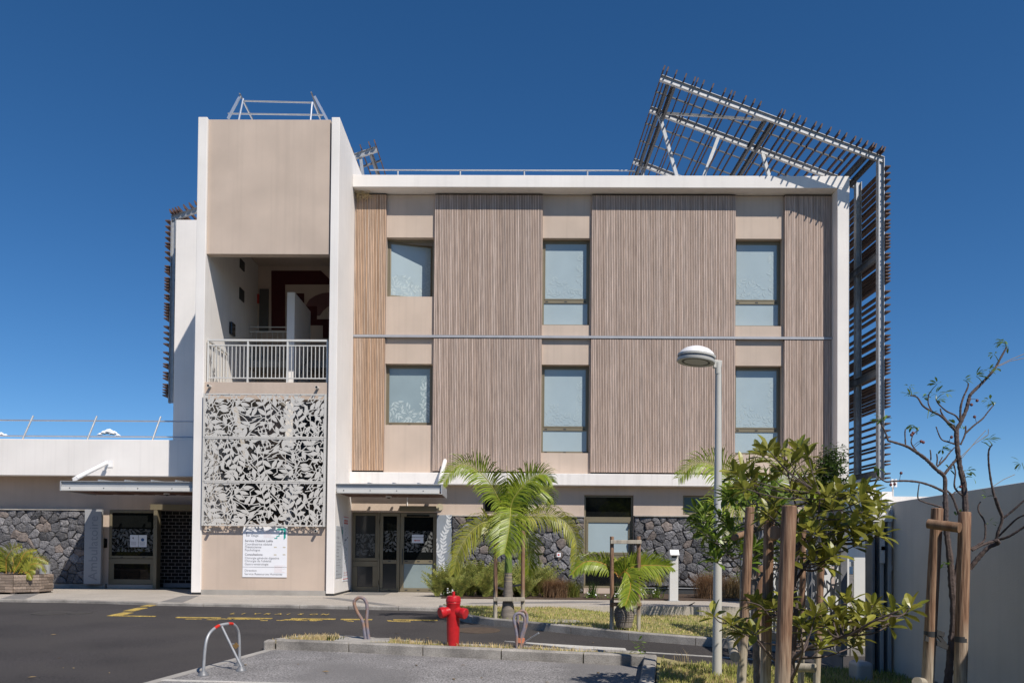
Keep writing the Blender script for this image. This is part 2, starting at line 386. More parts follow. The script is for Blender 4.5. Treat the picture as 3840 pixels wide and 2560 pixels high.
def blades(name, pts, mat, hmin, hmax, wid, label=None, lean=.6):
    n = len(pts); P = np.array(pts, float); rs = np.random.RandomState(len(name)+n)
    a = rs.rand(n)*6.283; h = hmin+(hmax-hmin)*rs.rand(n)**1.5; ln = rs.rand(n)*lean*h; b = rs.rand(n)*6.283; w = wid*(.6+.8*rs.rand(n))
    dx, dy = np.cos(a)*w, np.sin(a)*w; V = np.empty((n, 4, 3))
    V[:, 0] = P; V[:, 0, 0] -= dx; V[:, 0, 1] -= dy; V[:, 1] = P; V[:, 1, 0] += dx; V[:, 1, 1] += dy
    V[:, 2] = P; V[:, 2, 0] += dx*.6+np.cos(b)*ln*.4; V[:, 2, 1] += dy*.6+np.sin(b)*ln*.4; V[:, 2, 2] += h*.6
    V[:, 3] = P; V[:, 3, 0] += np.cos(b)*ln; V[:, 3, 1] += np.sin(b)*ln; V[:, 3, 2] += h
    idx = np.arange(n)*4; F = np.concatenate([np.stack([idx, idx+1, idx+2], 1), np.stack([idx, idx+2, idx+3], 1)])
    me = bpy.data.meshes.new(name); me.from_pydata(V.reshape(-1, 3).tolist(), [], F.tolist()); me.materials.append(mat); o = link(name, me, None, kind='stuff')
    if label: o['label'] = label; o['category'] = 'grass'
    return o
rnd = random.Random(3)
pts = []; dry = []
for _ in range(26000):
    u, v = rnd.random(), rnd.random(); p = lawn_pt(u, v)
    n_ = math.sin(p.x*2.1+1)*math.sin(p.y*1.7)+.5*math.sin(p.x*5.3+p.y*4.1)
    (dry if rnd.random() < .34+.22*n_ else pts).append(tuple(p))
blades('lawn_grass', pts, GRASSG, .02, .055, .006, 'short green lawn grass sloping below the stone wall')
blades('dry_lawn_grass', dry, STRAW, .015, .05, .006, 'dry straw coloured blades mixed through the sloping lawn')
# kerbed island in front, with dry grass
IF_ = [(-3.17, 10.50), (-3.05, 10.585), (-2.1, 10.42), (-1.13, 10.18), (-.66, 10.08), (-.15, 9.97), (.81, 9.76), (1.5, 9.61), (1.68, 9.57)]
IB_ = [(-3.17, 10.50), (-3.12, 10.72), (-2.85, 11.08), (-2.38, 11.16), (-1.58, 10.85), (-.78, 10.52), (-.1, 10.36), (.42, 10.24), (1.68, 9.98)]
kt = lambda x, y: gz(y)+.132
kerb('island_kerb', IF_[1:], .15, kt, 1.02, gap=.016)
kerb('island_back_kerb', IB_[::-1][:-1], .11, lambda x, y: gz(y)+.125, .9)
BX('end_stone', CONC, None, -3.2, -3.07, 10.52, 10.70, gz(10.5)-.1, gz(10.5)+.128, bevel=.03, seg=3); bpy.data.objects['end_stone']['kind'] = 'structure'
struct(MB().slab([(x, y+.06) for x, y in IF_[1:]]+[(x, y-.05) for x, y in IB_[::-1][:-1]], lambda x, y: gz(y)-.1, lambda x, y: gz(y)+.112).build('island_bed', TURF))
def inpoly(x, y, P):
    r = False
    for (x1, y1), (x2, y2) in zip(P, P[1:]+P[:1]):
        if (y1 > y) != (y2 > y) and x < (x2-x1)*(y-y1)/(y2-y1)+x1: r = not r
    return r
IP = [(x, y+.15) for x, y in IF_[1:-1]]+[(x, y-.11) for x, y in IB_[::-1][1:-1]]
dr = []; gr = []
for _ in range(26000):
    x, y = rnd.uniform(-3.1, 1.6), rnd.uniform(9.6, 11.2)
    if inpoly(x, y, IP) and not (-2.28 < x < -1.55 and 10.5 < y < 10.96): (gr if rnd.random() < (.12 if x < -2.2 else .4) else dr).append((x, y, gz(y)+.11))
blades('island_dry_grass', dr, STRAW, .025, .085, .005, 'dry yellow grass filling the kerbed island')
blades('island_grass', gr, GRASSG, .02, .06, .005, 'sparse green blades growing in the kerbed island')
RK = [(1.82, 9.70), (1.46, 7.9), (1.2, 6.5), (.9, 5.0)]
kerb('parking_kerb', [(x-.15, y) for x, y in RK], .15, kt, 1.0)
struct(MB().slab([(1.83, 9.72), (2.05, 9.36), (2.5, 9.12), (3.1, 9.0), (4.3, 8.95), (4.3, 3), (.6, 3), (.95, 5.0), (1.22, 6.5), (1.48, 7.9)][::-1], lambda x, y: gz(y)-.1, lambda x, y: gz(y)+.10).build('verge', TURF))
kerb('verge_kerb', [(1.80, 9.84), (2.05, 9.50), (2.5, 9.25), (3.1, 9.12), (4.2, 9.07)][::-1], .12, lambda x, y: gz(y)+.085, .9, mat=CONC)
LP = [(1.86, 9.6), (2.05, 9.34), (2.5, 9.1), (3.1, 8.98), (4.2, 8.93), (4.1, 5.6), (1.1, 5.6), (1.5, 7.9)]
pts = []; dry = []
for _ in range(34000):
    x, y = rnd.uniform(1.1, 4.2), rnd.uniform(7.0, 9.6)
    if inpoly(x, y, LP) and not ((x-2.0)**2+(y-9.35)**2 < .05): (dry if rnd.random() < .32+.2*math.sin(x*4+y*3) else pts).append((x, y, gz(y)+.10))
blades('verge_grass', pts, GRASSG, .02, .07, .005, 'green grass on the verge around the lamp post')
blades('dry_verge_grass', dry, STRAW, .02, .05, .005, 'dry blades mixed through the verge by the lamp post')
# parking asphalt, edge strip and paint
h4 = lambda k: (lambda x, y: gz(y)+k)
struct(MB().slab([(-3.05, 10.6), (-2.1, 10.45), (-1.13, 10.2), (-.15, 9.99), (1.68, 9.6), (1.35, 7.9), (1.0, 6.5), (.7, 5.0), (.5, 2.5), (-5.2, 2.5), (-3.62, 8.4)][::-1], h4(-.02), h4(.004)).build('parking_surface', ASPH2))
struct(MB().slab([(-3.05, 10.6), (-3.15, 10.6), (-3.74, 8.3), (-5.35, 2.5), (-5.22, 2.5), (-3.62, 8.3)], h4(-.02), h4(.008)).build('edge_strip', CONCL))
def paint(name, polys, mat, h=.010):
    for p in polys: struct(MB().slab(p, h4(-.01), h4(h)).build(name, mat))
paint('bay_line', [[(-3.6, 8.46), (-3.63, 8.39), (1.1, 7.97), (1.12, 8.04)]], ROADW)
paint('white_marking', [[(-.02, 11.56), (1.25, 10.72), (1.61, 10.53), (1.63, 10.98), (.6, 11.32)], [(1.62, 10.76), (1.62, 10.72), (3.6, 9.98), (3.62, 10.02)]], ROADW)
ydash = [(-7.09, 14.19), (-5.86, 14.02), (-4.92, 14.02), (-3.99, 14.0), (-2.92, 13.97), (-1.98, 13.97)]
for i, x in enumerate((-5.82, -4.9, -3.78, -2.9, -1.98)):
    L = .78 if i != 3 else .55; y = 14.03-.01*i
    paint('yellow_dash', [[(x, y), (x+L, y-.008), (x+L, y+.075), (x, y+.083)]], YEL)
paint('yellow_dash', [[(-7.12, 14.2), (-6.25, 14.17), (-6.25, 14.24), (-6.9, 14.27), (-6.9, 14.75), (-7.1, 14.78)], [(-7.22, 15.02), (-7.02, 15.02), (-7.02, 15.6), (-7.22, 15.62)], [(-7.3, 15.9), (-7.1, 15.9), (-7.1, 16.3), (-7.3, 16.35)]], YEL, .0085)
rn = random.Random(5)
for x0, n in ((-5.6, 5), (-4.75, 8), (-3.7, 7), (-2.75, 4)):
    for k in range(n):
        x = x0+rn.uniform(0, .9); y = 13.8+rn.uniform(-.06, .16); L = rn.uniform(.08, .3); paint('worn_yellow_mark', [[(x, y), (x+L, y), (x+L*.95, y+.03), (x, y+.03)]], YEL, .0068)
lr = bpy.data.objects.new('delivery_lettering', None); COL.objects.link(lr); lr['kind'] = 'structure'
for i, ch in enumerate('LIVRAISON'):
    x = -5.07+i*.208; y = 14.60
    text('letter', ch, YEL, lr, (x, y, gz(y)+.014), .30, rot=(.031, 0, 0), sx=.62, ext=.0, bold=.006)
def disc(name, x, y, r, mat, h, sq=1.):
    b = MB(); n = 28; b.slab([(x+r*math.cos(2*math.pi*k/n), y+r*sq*math.sin(2*math.pi*k/n)) for k in range(n)], h4(-.02), h4(h)); return struct(b.build(name, mat))
COVER = pm('cast_iron', (.055, .05, .045), .7, .3, 20, .8, 30)
disc('manhole_cover', -8.35, 14.62, .34, COVER, .006); disc('manhole_cover', -7.85, 14.66, .22, COVER, .007)
disc('manhole_cover', -.45, 12.75, .36, pm('rusty_iron', (.085, .06, .042), .8, .3, 12), .006)
lc = min((Vector(v) for v in LAWNV), key=lambda v: (v.x-.95)**2+(v.y-13.55)**2); struct(MB().lathe([(.30, -.05), (.30, .006), (.28, .010)], (.95, 13.55, lc.z), 28).build('lawn_cover', CONC))
paint('palm_shadow_patch', [[(-.95, 14.9), (-1.75, 14.4), (-1.0, 14.2), (-.75, 13.75)]], pm('shadow_asphalt', (.03, .028, .028), .9, .2, 3, speck=.3, speckscale=150), .005)  # palm's cast shadow painted on the road as a darker sheet
struct(BX('planting_bed', SOIL, None, -1.5, 12, 18.45, 21.2, -.05, .025))
struct(BX('door_mat', PAVED, None, -4.0, -3.0, 19.6, 20.75, .0, .008))

# ================================================================== MAIN BUILDING
YF, YS, YT, YW = 20.7, 21.03, 21.12, 21.32
XL, XR = -4.108, 8.815
B = thing('clinic_building', 'three storey clinic block in white frame with vertical timber slat cladding', 'building', (2.3, 21, 0))
BX('body', WHITE, B, -9.95, XR-.02, 23.6, 34, 0, 10.9)
BX('body', WHITE, B, XL+.005, XR-.003, 21.75, 23.61, .0, 10.6)
b = MB(); b.box(XL, XR, YF, 22.0, 10.58, 10.9); b.box(8.5, XR, YF, 21.74, 3.126, 10.579); b.build('white_frame', WHITE, B, bevel=.012)
BX('white_fascia', WHITE2, B, XL, XR, YF, 21.6, 2.82, 3.126, bevel=.012)
BX('roof_upstand', CONCL, B, -3.9, -2.3, 22.05, 22.4, 10.6, 11.05)
bays = [(-3.272, -1.977), (.877, 2.183), (5.968, 7.259)]
pan = [(XL+.004, -3.272), (-1.977, .877), (2.183, 5.968), (7.259, 8.498)]
# backing behind slats
for k, (a, c) in enumerate(pan):
    for (z0, z1) in ((6.80, 10.56), (3.15, 6.73)):
        p = BX('slat_panel', BLACK, B, a, c, YS+.035, 21.6, z0, z1)
        n = max(1, round((c-a)/.0441)); me = None
        for i in range(n):
            x = a+(i+.5)*(c-a)/n; zz0, zz1 = (6.80, 10.525) if z0 > 5 else (3.20, 6.715)
            key = 'slat_hi' if z0 > 5 else 'slat_lo'
            if key not in MATS:
                m0 = MB().box(-.0162, .0162, 0, .032, zz0, zz1); me_ = bpy.data.meshes.new(key); me_.from_pydata(m0.v, [], m0.f); MATS[key] = me_
            s_ = bpy.data.objects.new('slat', MATS[key]); COL.objects.link(s_); s_.parent = p
            s_.location = (x-B.location.x, YS+random.uniform(-.0015, .0015)-B.location.y, -B.location.z)
            if not MATS[key].materials: MATS[key].materials.append(SLAT)
            if k == 0: s_.material_slots[0].link = 'OBJECT'; s_.material_slots[0].material = SLATO
        # end board at the panel's edge
        if k > 0: BX('edge_board', SLAT, p, a-.004, a-.0002, YS+.01, 21.118, z0, z1-.04)
        if k < 3: BX('edge_board', SLAT, p, c+.0002, c+.004, YS+.01, 21.118, z0, z1-.04)
# beige wall pieces in each bay
for k, (a, c) in enumerate(bays):
    zb_hi = 7.84 if k == 0 else 7.10; zb_lo = 4.42 if k == 0 else 3.71
    for (q0, q1) in ((9.42, 10.56), (6.05, zb_hi), (3.12, zb_lo)): BX('beige_wall', TAN, B, a+.005, c-.005, YT, 21.6, q0, q1)
BX('flashing', FLASH, B, XL+.004, 8.498, YS-.02, YS+.03, 6.728, 6.79)
for (a, c) in bays: BX('flashing', FLASH, B, a, c, YS+.031, YT+.02, 6.775, 6.787)

def window(a, c, z0, z1, Y, parent, trans=None, pane=FROST, fw=.05, pane2=None, slots=True, sash=True):
    w = MB(); w.box(a, c, Y-.03, Y+.05, z1-fw, z1).box(a, c, Y-.03, Y+.05, z0, z0+fw+.01).box(a, a+fw, Y-.03, Y+.05, z0+fw+.011, z1-fw-.001).box(c-fw, c, Y-.03, Y+.05, z0+fw+.011, z1-fw-.001)
    if trans: w.box(a+fw+.001, c-fw-.001, Y-.028, Y+.05, trans-.045, trans+.045)
    wo = w.build('window', BRONZE, parent, bevel=.004, seg=1)
    def one(zz0, zz1, m, sash):
        x0, x1 = a+fw+.001, c-fw-.001
        if sash:
            s = MB(); t = .032; s.box(x0, x1, Y-.036, Y+.03, zz1-t, zz1-.001).box(x0, x1, Y-.036, Y+.03, zz0+.001, zz0+t).box(x0, x0+t, Y-.036, Y+.03, zz0+t+.001, zz1-t-.001).box(x1-t, x1, Y-.036, Y+.03, zz0+t+.001, zz1-t-.001)
            s.build('sash', BRONZE, wo, bevel=.003, seg=1); x0 += t; x1 -= t; zz0 += t; zz1 -= t
        return BX('pane', m, wo, x0, x1, Y-.004, Y+.006, zz0, zz1)
    if trans:
        p = one(trans+.046, z1-fw-.002, pane, sash); one(z0+fw+.012, trans-.046, pane2 or pane, False)
    else: p = one(z0+fw+.012, z1-fw-.002, pane, sash)
    if slots:
        for zz in ([z0+.03]+([trans] if trans else [])):
            for f in (.1, .5, .9): BX('drain_cap', DGREY, wo, a+(c-a)*f-.035, a+(c-a)*f+.035, Y-.034, Y-.029, zz-.014, zz+.014)
    return wo
def leaf_field(rng, w, h, dist, L, wd, sw, links=3):
    """twigs that wander over the sheet with leaves set left and right, none overlapping; dist sets how tightly they pack"""
    occ = np.zeros((0, 2)); stems = np.zeros((0, 2)); out = []; gap = wd*.74; st = L*.5
    def free(q, arr, d): return len(arr) == 0 or np.min((arr[:, 0]-q[0])**2+(arr[:, 1]-q[1])**2) > d*d
    def leaf(p, a, l):
        nonlocal occ
        pts = [(p[0]+math.cos(a)*l*t, p[1]+math.sin(a)*l*t) for t in (.3, .5, .7, .92)]
        if not all(free(q, occ, gap) for q in pts) or not all(free(q, stems, gap*.55) for q in pts[1:]): return None
        occ = np.vstack([occ, np.array(pts)])
        return pts, leaf_poly(p, a, l, wd*rng.uniform(.88, 1.12))
    n = int(w*h/(dist*dist)*5)
    for tr in range(n):
        p = (rng.uniform(0, w), rng.uniform(0, h))
        if not free(p, occ, gap*.9) or not free(p, stems, gap*.9): continue
        a = rng.uniform(0, 6.283); k = rng.uniform(-.32, .32); mine = []; ms = []; root = p
        for i in range(rng.randint(2, 8)):
            q = (p[0]+math.cos(a)*st, p[1]+math.sin(a)*st)
            if i and (not free(q, stems, gap*.5)): break
            if sw: out.append(stem_strip(p, q, sw, 0))
            ms += [q, ((p[0]+q[0])/2, (p[1]+q[1])/2)]
            for sd in (1, -1):
                f = leaf(q, a+sd*rng.uniform(.6, .95), L*rng.uniform(.8, 1.1))
                if f: out.append(f[1]); mine += f[0]
            p = q; a += k+rng.uniform(-.1, .1)
            if not (-.03 < p[0] < w+.03 and -.03 < p[1] < h+.03): break
        f = leaf(p, a, L)
        if f: out.append(f[1]); mine += f[0]
        if len(stems) and sw:
            j = int(np.argmin((stems[:, 0]-root[0])**2+(stems[:, 1]-root[1])**2)); t = tuple(stems[j])
            if math.hypot(t[0]-root[0], t[1]-root[1]) < L*2: out.append(stem_strip(root, t, sw, rng.uniform(-.02, .02)))
        if ms: stems = np.vstack([stems, np.array(ms)])
    return out
srng = random.Random(11)
def film(parent, a, z0, w, h, Y, step, L, wd, mat, name='leaf_film', keep=None, seed=0, sw=.006):
    r = random.Random(seed+5); P = leaf_field(r, w, h, step*.5, L, wd, sw)
    if keep: P = [p for p in P if keep(sum(q[0] for q in p)/len(p)/w, sum(q[1] for q in p)/len(p)/h)]
    b = motif(P, w, h, lambda u, v, d: (a+u, Y, z0+v), Vector((0, -1, 0)), .0006, r)
    return b.build(name, mat, parent, kind='stuff')
keepf = lambda u, v: v < .22+.25*u*u+.18*math.sin(u*5+.5) or (u > .78 and v < .9-.3*(1-u))
for k, (a, c) in enumerate(bays):
    x0, x1 = a+.012, c-.03
    for (q0, q1) in ((7.84 if k == 0 else 7.10, 9.42), (4.42 if k == 0 else 3.71, 6.05)):
        BX('reveal', TAN, B, c-.028, c-.0055, YT+.001, 21.6, q0+.001, q1-.001); BX('reveal', TAN, B, a+.0052, a+.0115, YT+.001, 21.6, q0+.001, q1-.001)
    if k == 0:
        # upper window stands open inwards, hinged at its left
        w = MB(); z0, z1 = 7.842, 9.418; fw = .05
        w.box(x0, x1, YW-.03, YW+.05, z1-fw, z1).box(x0, x1, YW-.03, YW+.05, z0, z0+fw).box(x0, x0+fw, YW-.03, YW+.05, z0+fw+.001, z1-fw-.001).box(x1-fw, x1, YW-.03, YW+.05, z0+fw+.001, z1-fw-.001)
        wo = w.build('window', BRONZE, B, bevel=.004, seg=1)
        s = MB(); W_ = x1-x0-2*fw; H0, H1 = z0+fw+.006, z1-fw-.006; t = .04
        piv = Vector((x0+fw, YW, 0)); rot = Matrix.Rotation(R(16), 4, 'Z')
        def put(mb): mb.v = [tuple(piv+rot @ Vector((v[0], v[1], v[2]))) for v in mb.v]; return mb
        s.box(0, W_, -.03, .03, H1-t, H1).box(0, W_, -.03, .03, H0, H0+t).box(0, t, -.03, .03, H0+t+.001, H1-t-.001).box(W_-t, W_, -.03, .03, H0+t+.001, H1-t-.001)
        put(s).build('sash', BRONZE, wo); put(MB().box(t, W_-t, -.004, .006, H0+t, H1-t)).build('pane', FROST, wo)
        r_ = random.Random(9); P = [p for p in leaf_field(r_, W_-2*t, 1.0, .06, .14, .045, .006) if keepf(sum(q[0] for q in p)/len(p)/W_, sum(q[1] for q in p)/len(p)/1.4)]
        put(motif(P, W_-2*t, 1.0, lambda u, v, d: (t+u, -.0045, H0+t+v), Vector((0, -1, 0)), .0005, r_)).build('leaf_film', FILM, wo, kind='stuff')
        for f in (.08, .45, .9): BX('drain_cap', DGREY, wo, x0+(x1-x0)*f-.035, x0+(x1-x0)*f+.035, YW-.034, YW-.029, z0+.012, z0+.04)
        BX('room_ceiling', pm('room_ceiling', (.25, .24, .23), .9), B, a+.01, c-.01, YW+.06, 21.745, 9.36, 9.41)
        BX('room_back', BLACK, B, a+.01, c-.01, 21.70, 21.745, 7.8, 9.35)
        wl = window(x0, x1, 4.422, 6.045, YW, B, None, FROST2)
        film(wl, x0+.09, 4.52, x1-x0-.18, 1.4, YW-.0045, .13, .15, .05, FILM, keep=keepf, seed=1)
    else:
        wu = window(x0, x1, 7.102, 9.418, YW, B, 7.773); film(wu, x0+.09, 7.87, x1-x0-.18, 1.4, YW-.0045, .13, .14, .045, FROST2 if False else pm('faint_film', (.369, .449, .474), .35, .03), keep=keepf, seed=2+k, sw=0)
        wl = window(x0, x1, 3.712, 6.045, YW, B, 4.363); film(wl, x0+.09, 4.46, x1-x0-.18, 1.4, YW-.0045, .13, .14, .045, MATS['faint_film'], keep=keepf, seed=6+k, sw=0)
# ground floor
YG = 21.06
gw = MB()
def wall_with_holes(mb, x0, x1, z0, z1, Y0, Y1, holes):
    xs = sorted({x0, x1, *[h[0] for h in holes], *[h[1] for h in holes]})
    for a, c in zip(xs[:-1], xs[1:]):
        hs = sorted([(h[2], h[3]) for h in holes if h[0] < (a+c)/2 < h[1]]); z = z0
        for (h0, h1) in hs+[(z1, z1)]:
            if h0-z > .001: mb.box(a, c, Y0, Y1, z, h0)
            z = h1
holesG = [(-4.10, -1.845, -.02, 2.10), (-.633, .555, 2.085, 2.61), (2.03, 3.325, .15, 2.60), (4.62, 5.78, 2.10, 2.61)]
wall_with_holes(gw, XL+.002, 8.6, 0, 2.819, YG, 21.5, holesG); gw.build('ground_floor_wall', TAN, B)
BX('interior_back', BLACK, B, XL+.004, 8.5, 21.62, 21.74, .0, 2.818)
window(-.633, .555, 2.086, 2.609, YG+.12, B, None, DARKGL, sash=False)
window(2.032, 3.323, .152, 2.598, YG+.12, B, None, DARKGL, sash=False, slots=False)
wb = bpy.data.objects[[o.name for o in COL.objects if o.name.startswith('window')][-1]]
BX('transom', BRONZE, wb, 2.083, 3.272, YG+.085, YG+.155, 1.95, 2.03); BX('transom', BRONZE, wb, 2.083, 3.272, YG+.085, YG+.155, .86, 1.03)
m = MB(); y0, y1 = YG+.075, YG+.15; m.box(2.09, 3.265, y0, y1, 1.88, 1.948); m.box(2.09, 3.265, y0, y1, 1.032, 1.10); m.box(2.09, 2.15, y0, y1, 1.101, 1.879); m.box(3.205, 3.265, y0, y1, 1.101, 1.879); m.build('sash', BRONZE, wb, bevel=.004, seg=1)
BX('frosted_pane', FROST, wb, 2.15, 3.205, YG+.10, YG+.113, 1.10, 1.88)
window(4.622, 5.778, 2.102, 2.609, YG+.12, B, None, DARKGL, sash=False)
for x in (2.2, 3.15, .45, 5.6): pass

# ---- dry stone facing, stone by stone
def voronoi(x0, x1, z0, z1, cell, rng):
    nx = max(2, round((x1-x0)/cell)); nz = max(2, round((z1-z0)/(cell*.85))); P = []
    for i in range(nx):
        for j in range(nz):
            P.append((x0+(i+.5+(.25 if j % 2 else -.25)+rng.uniform(-.42, .42))*(x1-x0)/nx, z0+(j+.5+rng.uniform(-.42, .42))*(z1-z0)/nz))
    cells = []
    for i, p in enumerate(P):
        poly = [(x0, z0), (x1, z0), (x1, z1), (x0, z1)]
        for j, q in enumerate(P):
            if i == j or abs(p[0]-q[0]) > 4*cell or abs(p[1]-q[1]) > 4*cell: continue
            mx, mz = (p[0]+q[0])/2, (p[1]+q[1])/2; dx, dz = q[0]-p[0], q[1]-p[1]; out = []
            for k in range(len(poly)):
                a, c = poly[k], poly[(k+1) % len(poly)]; da = (a[0]-mx)*dx+(a[1]-mz)*dz; dc = (c[0]-mx)*dx+(c[1]-mz)*dz
                if da <= 0: out.append(a)
                if (da <= 0) != (dc <= 0): t = da/(da-dc); out.append((a[0]+(c[0]-a[0])*t, a[1]+(c[1]-a[1])*t))
            poly = out
            if len(poly) < 3: break
        if len(poly) >= 3: cells.append(poly)
    return cells
def stone_wall(parent, x0, x1, z0, z1, Y, cell, seed):
    rng = random.Random(seed)
    w = BX('stone_facing', MORTAR, parent, x0, x1, Y+.06, Y+.16, z0, z1); BX('coping', CONC, w, x0-.01, x1+.01, Y-.03, Y+.17, z1+.001, z1+.035, bevel=.006, seg=1)
    for poly in voronoi(x0, x1, z0, z1, cell, rng):
        cx = sum(p[0] for p in poly)/len(poly); cz = sum(p[1] for p in poly)/len(poly)
        # round each corner a little and roughen the outline
        pts = []
        n = len(poly)
        for i in range(n):
            a, c = poly[i], poly[(i+1) % n]; L = math.hypot(a[0]-c[0], a[1]-c[1])
            if L < .03: pts.append(((a[0]+c[0])/2, (a[1]+c[1])/2)); continue
            for t in (.14, .86) if L < .12 else (.12, .5, .88):
                j = rng.uniform(-.011, .011); pts.append((a[0]+(c[0]-a[0])*t+j, a[1]+(c[1]-a[1])*t+j))
        g = rng.uniform(.0015, .006); d = rng.uniform(-.022, .022); sx, sz = rng.uniform(-.22, .22), rng.uniform(-.22, .22)
        def ring(sh, y): 
            out = []
            for (x, z) in pts:
                r = math.hypot(x-cx, z-cz); k = max(0, (r-sh)/max(r, 1e-6)); X = cx+(x-cx)*k; Z = cz+(z-cz)*k
                out.append((X, y+(X-cx)*sx+(Z-cz)*sz+(rng.uniform(-.006, .006) if y < Y+.05 else 0), Z))
            return out
        m = MB(); n = len(pts); vs = ring(g, Y+.065)+ring(g+.003, Y+.018+d)+ring(g+.024, Y+.006+d)+[(cx, Y-.004+d, cz)]
        fs = [(k*n+i, k*n+(i+1) % n, (k+1)*n+(i+1) % n, (k+1)*n+i) for k in range(2) for i in range(n)]+[(2*n+i, 2*n+(i+1) % n, 3*n) for i in range(n)]
        m.add(vs, fs); m.build('stone', STONEB if rng.random() < .11 else STONE, w)
    return w
stone_wall(B, -1.425, 2.02, .06, 2.0, 20.93, .235, 4)
stone_wall(B, 3.335, 8.3, .22, 2.03, 20.93, .235, 5)
BX('wall_base', DGREY, B, 3.335, 8.3, 20.99, 21.05, 0.0, .2); BX('base_rail', GREYP2, B, 3.34, 8.3, 20.96, 20.985, .17, .19)  # dark box painted for the shaded void under the stones, with its rail
BX('base_step', TAN, B, 2.02, 3.335, 20.94, 21.05, 0, .15)
# entrance: side light, double door
def glazed(parent, name, x0, x1, z0, z1, Y, fw, pane, mid=None, pane2=None):
    m = MB(); m.box(x0, x1, Y, Y+.06, z1-fw, z1).box(x0, x1, Y, Y+.06, z0, z0+fw).box(x0, x0+fw, Y, Y+.06, z0+fw+.001, z1-fw-.001).box(x1-fw, x1, Y, Y+.06, z0+fw+.001, z1-fw-.001)
    if mid: m.box(x0+fw+.001, x1-fw-.001, Y+.001, Y+.06, mid-.05, mid+.05)
    o = m.build(name, BRONZE, parent, bevel=.005, seg=1)
    if mid:
        BX('pane', pane, o, x0+fw, x1-fw, Y+.025, Y+.035, mid+.05, z1-fw); BX('pane', pane2 or pane, o, x0+fw, x1-fw, Y+.025, Y+.035, z0+fw, mid-.05)
    else: BX('pane', pane, o, x0+fw, x1-fw, Y+.025, Y+.035, z0+fw, z1-fw)
    return o
FROSTD = pm('door_frosted_glass', (.23, .285, .29), .35, .05, 3, coat=.2)
DIMGL = pm('side_light_glass', (.04, .041, .04), .08, .1, spec=.45)
side = glazed(B, 'side_light', -4.095, -3.41, .82, 2.09, YG+.1, .075, DIMGL); lowp = glazed(B, 'side_light', -4.095, -3.41, .0, .81, YG+.1, .14, DIMGL)
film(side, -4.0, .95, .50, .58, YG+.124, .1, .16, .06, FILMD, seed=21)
d1 = glazed(B, 'door', -3.36, -2.83, .01, 2.09, YG+.08, .085, DARKGL, .80, DIMGL); d2 = glazed(B, 'door', -2.82, -1.85, .01, 2.09, YG+.08, .10, DARKGL, .80, FROSTD)
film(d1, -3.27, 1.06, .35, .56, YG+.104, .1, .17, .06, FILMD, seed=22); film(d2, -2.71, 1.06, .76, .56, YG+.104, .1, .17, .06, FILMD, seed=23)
for d_, xs in ((d1, (-3.1,)), (d2, (-2.65, -2.33, -2.02))):
    for x in xs:
        for z in (.055, .815): BX('drain_cap', DGREY, d_, x-.035, x+.035, YG+.075, YG+.079, z-.012, z+.012)
for z in (.25, .95, 1.85): BX('hinge', BRONZE, d1, -3.385, -3.362, YG+.06, YG+.10, z-.06, z+.06)
BX('door_closer', GLOSS, d2, -2.65, -2.05, YG+.03, YG+.075, 2.0, 2.04); MB().tube([(-2.75, YG+.02, .72), (-2.75, YG+.0, .76), (-2.75, YG+.0, 1.1), (-2.75, YG+.02, 1.14)], .012).build('handle', DGREY, d2, smooth=True)
BX('side_mullion', BRONZE, B, -3.408, -3.365, YG+.06, YG+.2, 0, 2.098)
op = thing('door_operator', 'long bronze operator box mounted above the glazed double door', 'door operator', (-2.2, YG, 2.2)); BX('housing', BRONZE, op, -2.83, -1.86, YG-.10, YG-.002, 2.13, 2.27, bevel=.012)
MB().tube([(-2.63, YG-.02, 2.27), (-2.63, YG-.02, 2.6)], .014).build('conduit', WPAINT, op)
tag(MB().lathe([(.09, -.05), (.09, -.01), (.075, 0)], (-1.77, YG-.0, 2.25), 20, 'Y').build('wall_light', pm('cream_plastic', (.45, .40, .28), .5), smooth=True), 'round cream light on the beige wall above the cut metal leaf panel', 'wall light')

# ================================================================== STAIR TOWER
T = thing('stair_tower', 'tall white and beige stair tower with open landing beside the timber facade', 'stair tower', (-5.8, 19.06, 0))
TX = [(-7.543, -7.318), (-4.309, -4.11)]
for (a, c) in TX: BX('fin_wall', WHITE, T, a, c, 19.06, 23.3, .05, 11.52, bevel=.012)
for (a, c) in TX: BX('fin_foot', DGREY, T, a+.015, c-.015, 19.09, 23.2, 0, .05)
BX('upper_panel', TAN, T, -7.317, -4.345, 19.14, 19.35, 8.22, 11.50, bevel=.008)
BX('floor_beam', TAN, T, -7.317, -4.335, 19.14, 19.36, 4.70, 5.118, bevel=.008)
BX('lower_panel', TAN, T, -7.317, -4.335, 19.14, 19.34, .12, 1.70); BX('plinth', CONCL, T, -7.317, -4.311, 19.10, 19.34, 0, .12)
BX('rear_wall', TAN, T, -7.317, -4.311, 23.1, 23.28, 0, 11.4); BX('roof_slab', WHITE, T, -7.317, -4.311, 19.36, 23.09, 11.2, 11.42); BX('light_block_ceiling', TAN, T, -7.317, -4.311, 19.352, 23.09, 9.35, 9.5)  # ceiling over the landing is a slab added to cut bounce light
BX('landing', CONCL, T, -7.317, -5.86, 19.37, 21.0, 4.85, 5.1); BX('landing', CONCL, T, -7.317, -4.311, 22.3, 23.09, 6.2, 6.4); BX('landing', CONCL, T, -7.317, -4.311, 22.3, 23.09, 3.3, 3.5)
BX('dividing_wall', WHITE, T, -5.84, -5.64, 20.9, 22.6, .05, 7.87)
for i in range(9): BX('stair_tread', DGREY, T, -5.63, -4.32, 20.2+i*.27, 20.2+i*.27+.28, 3.4+i*.165, 3.4+i*.165+.15)
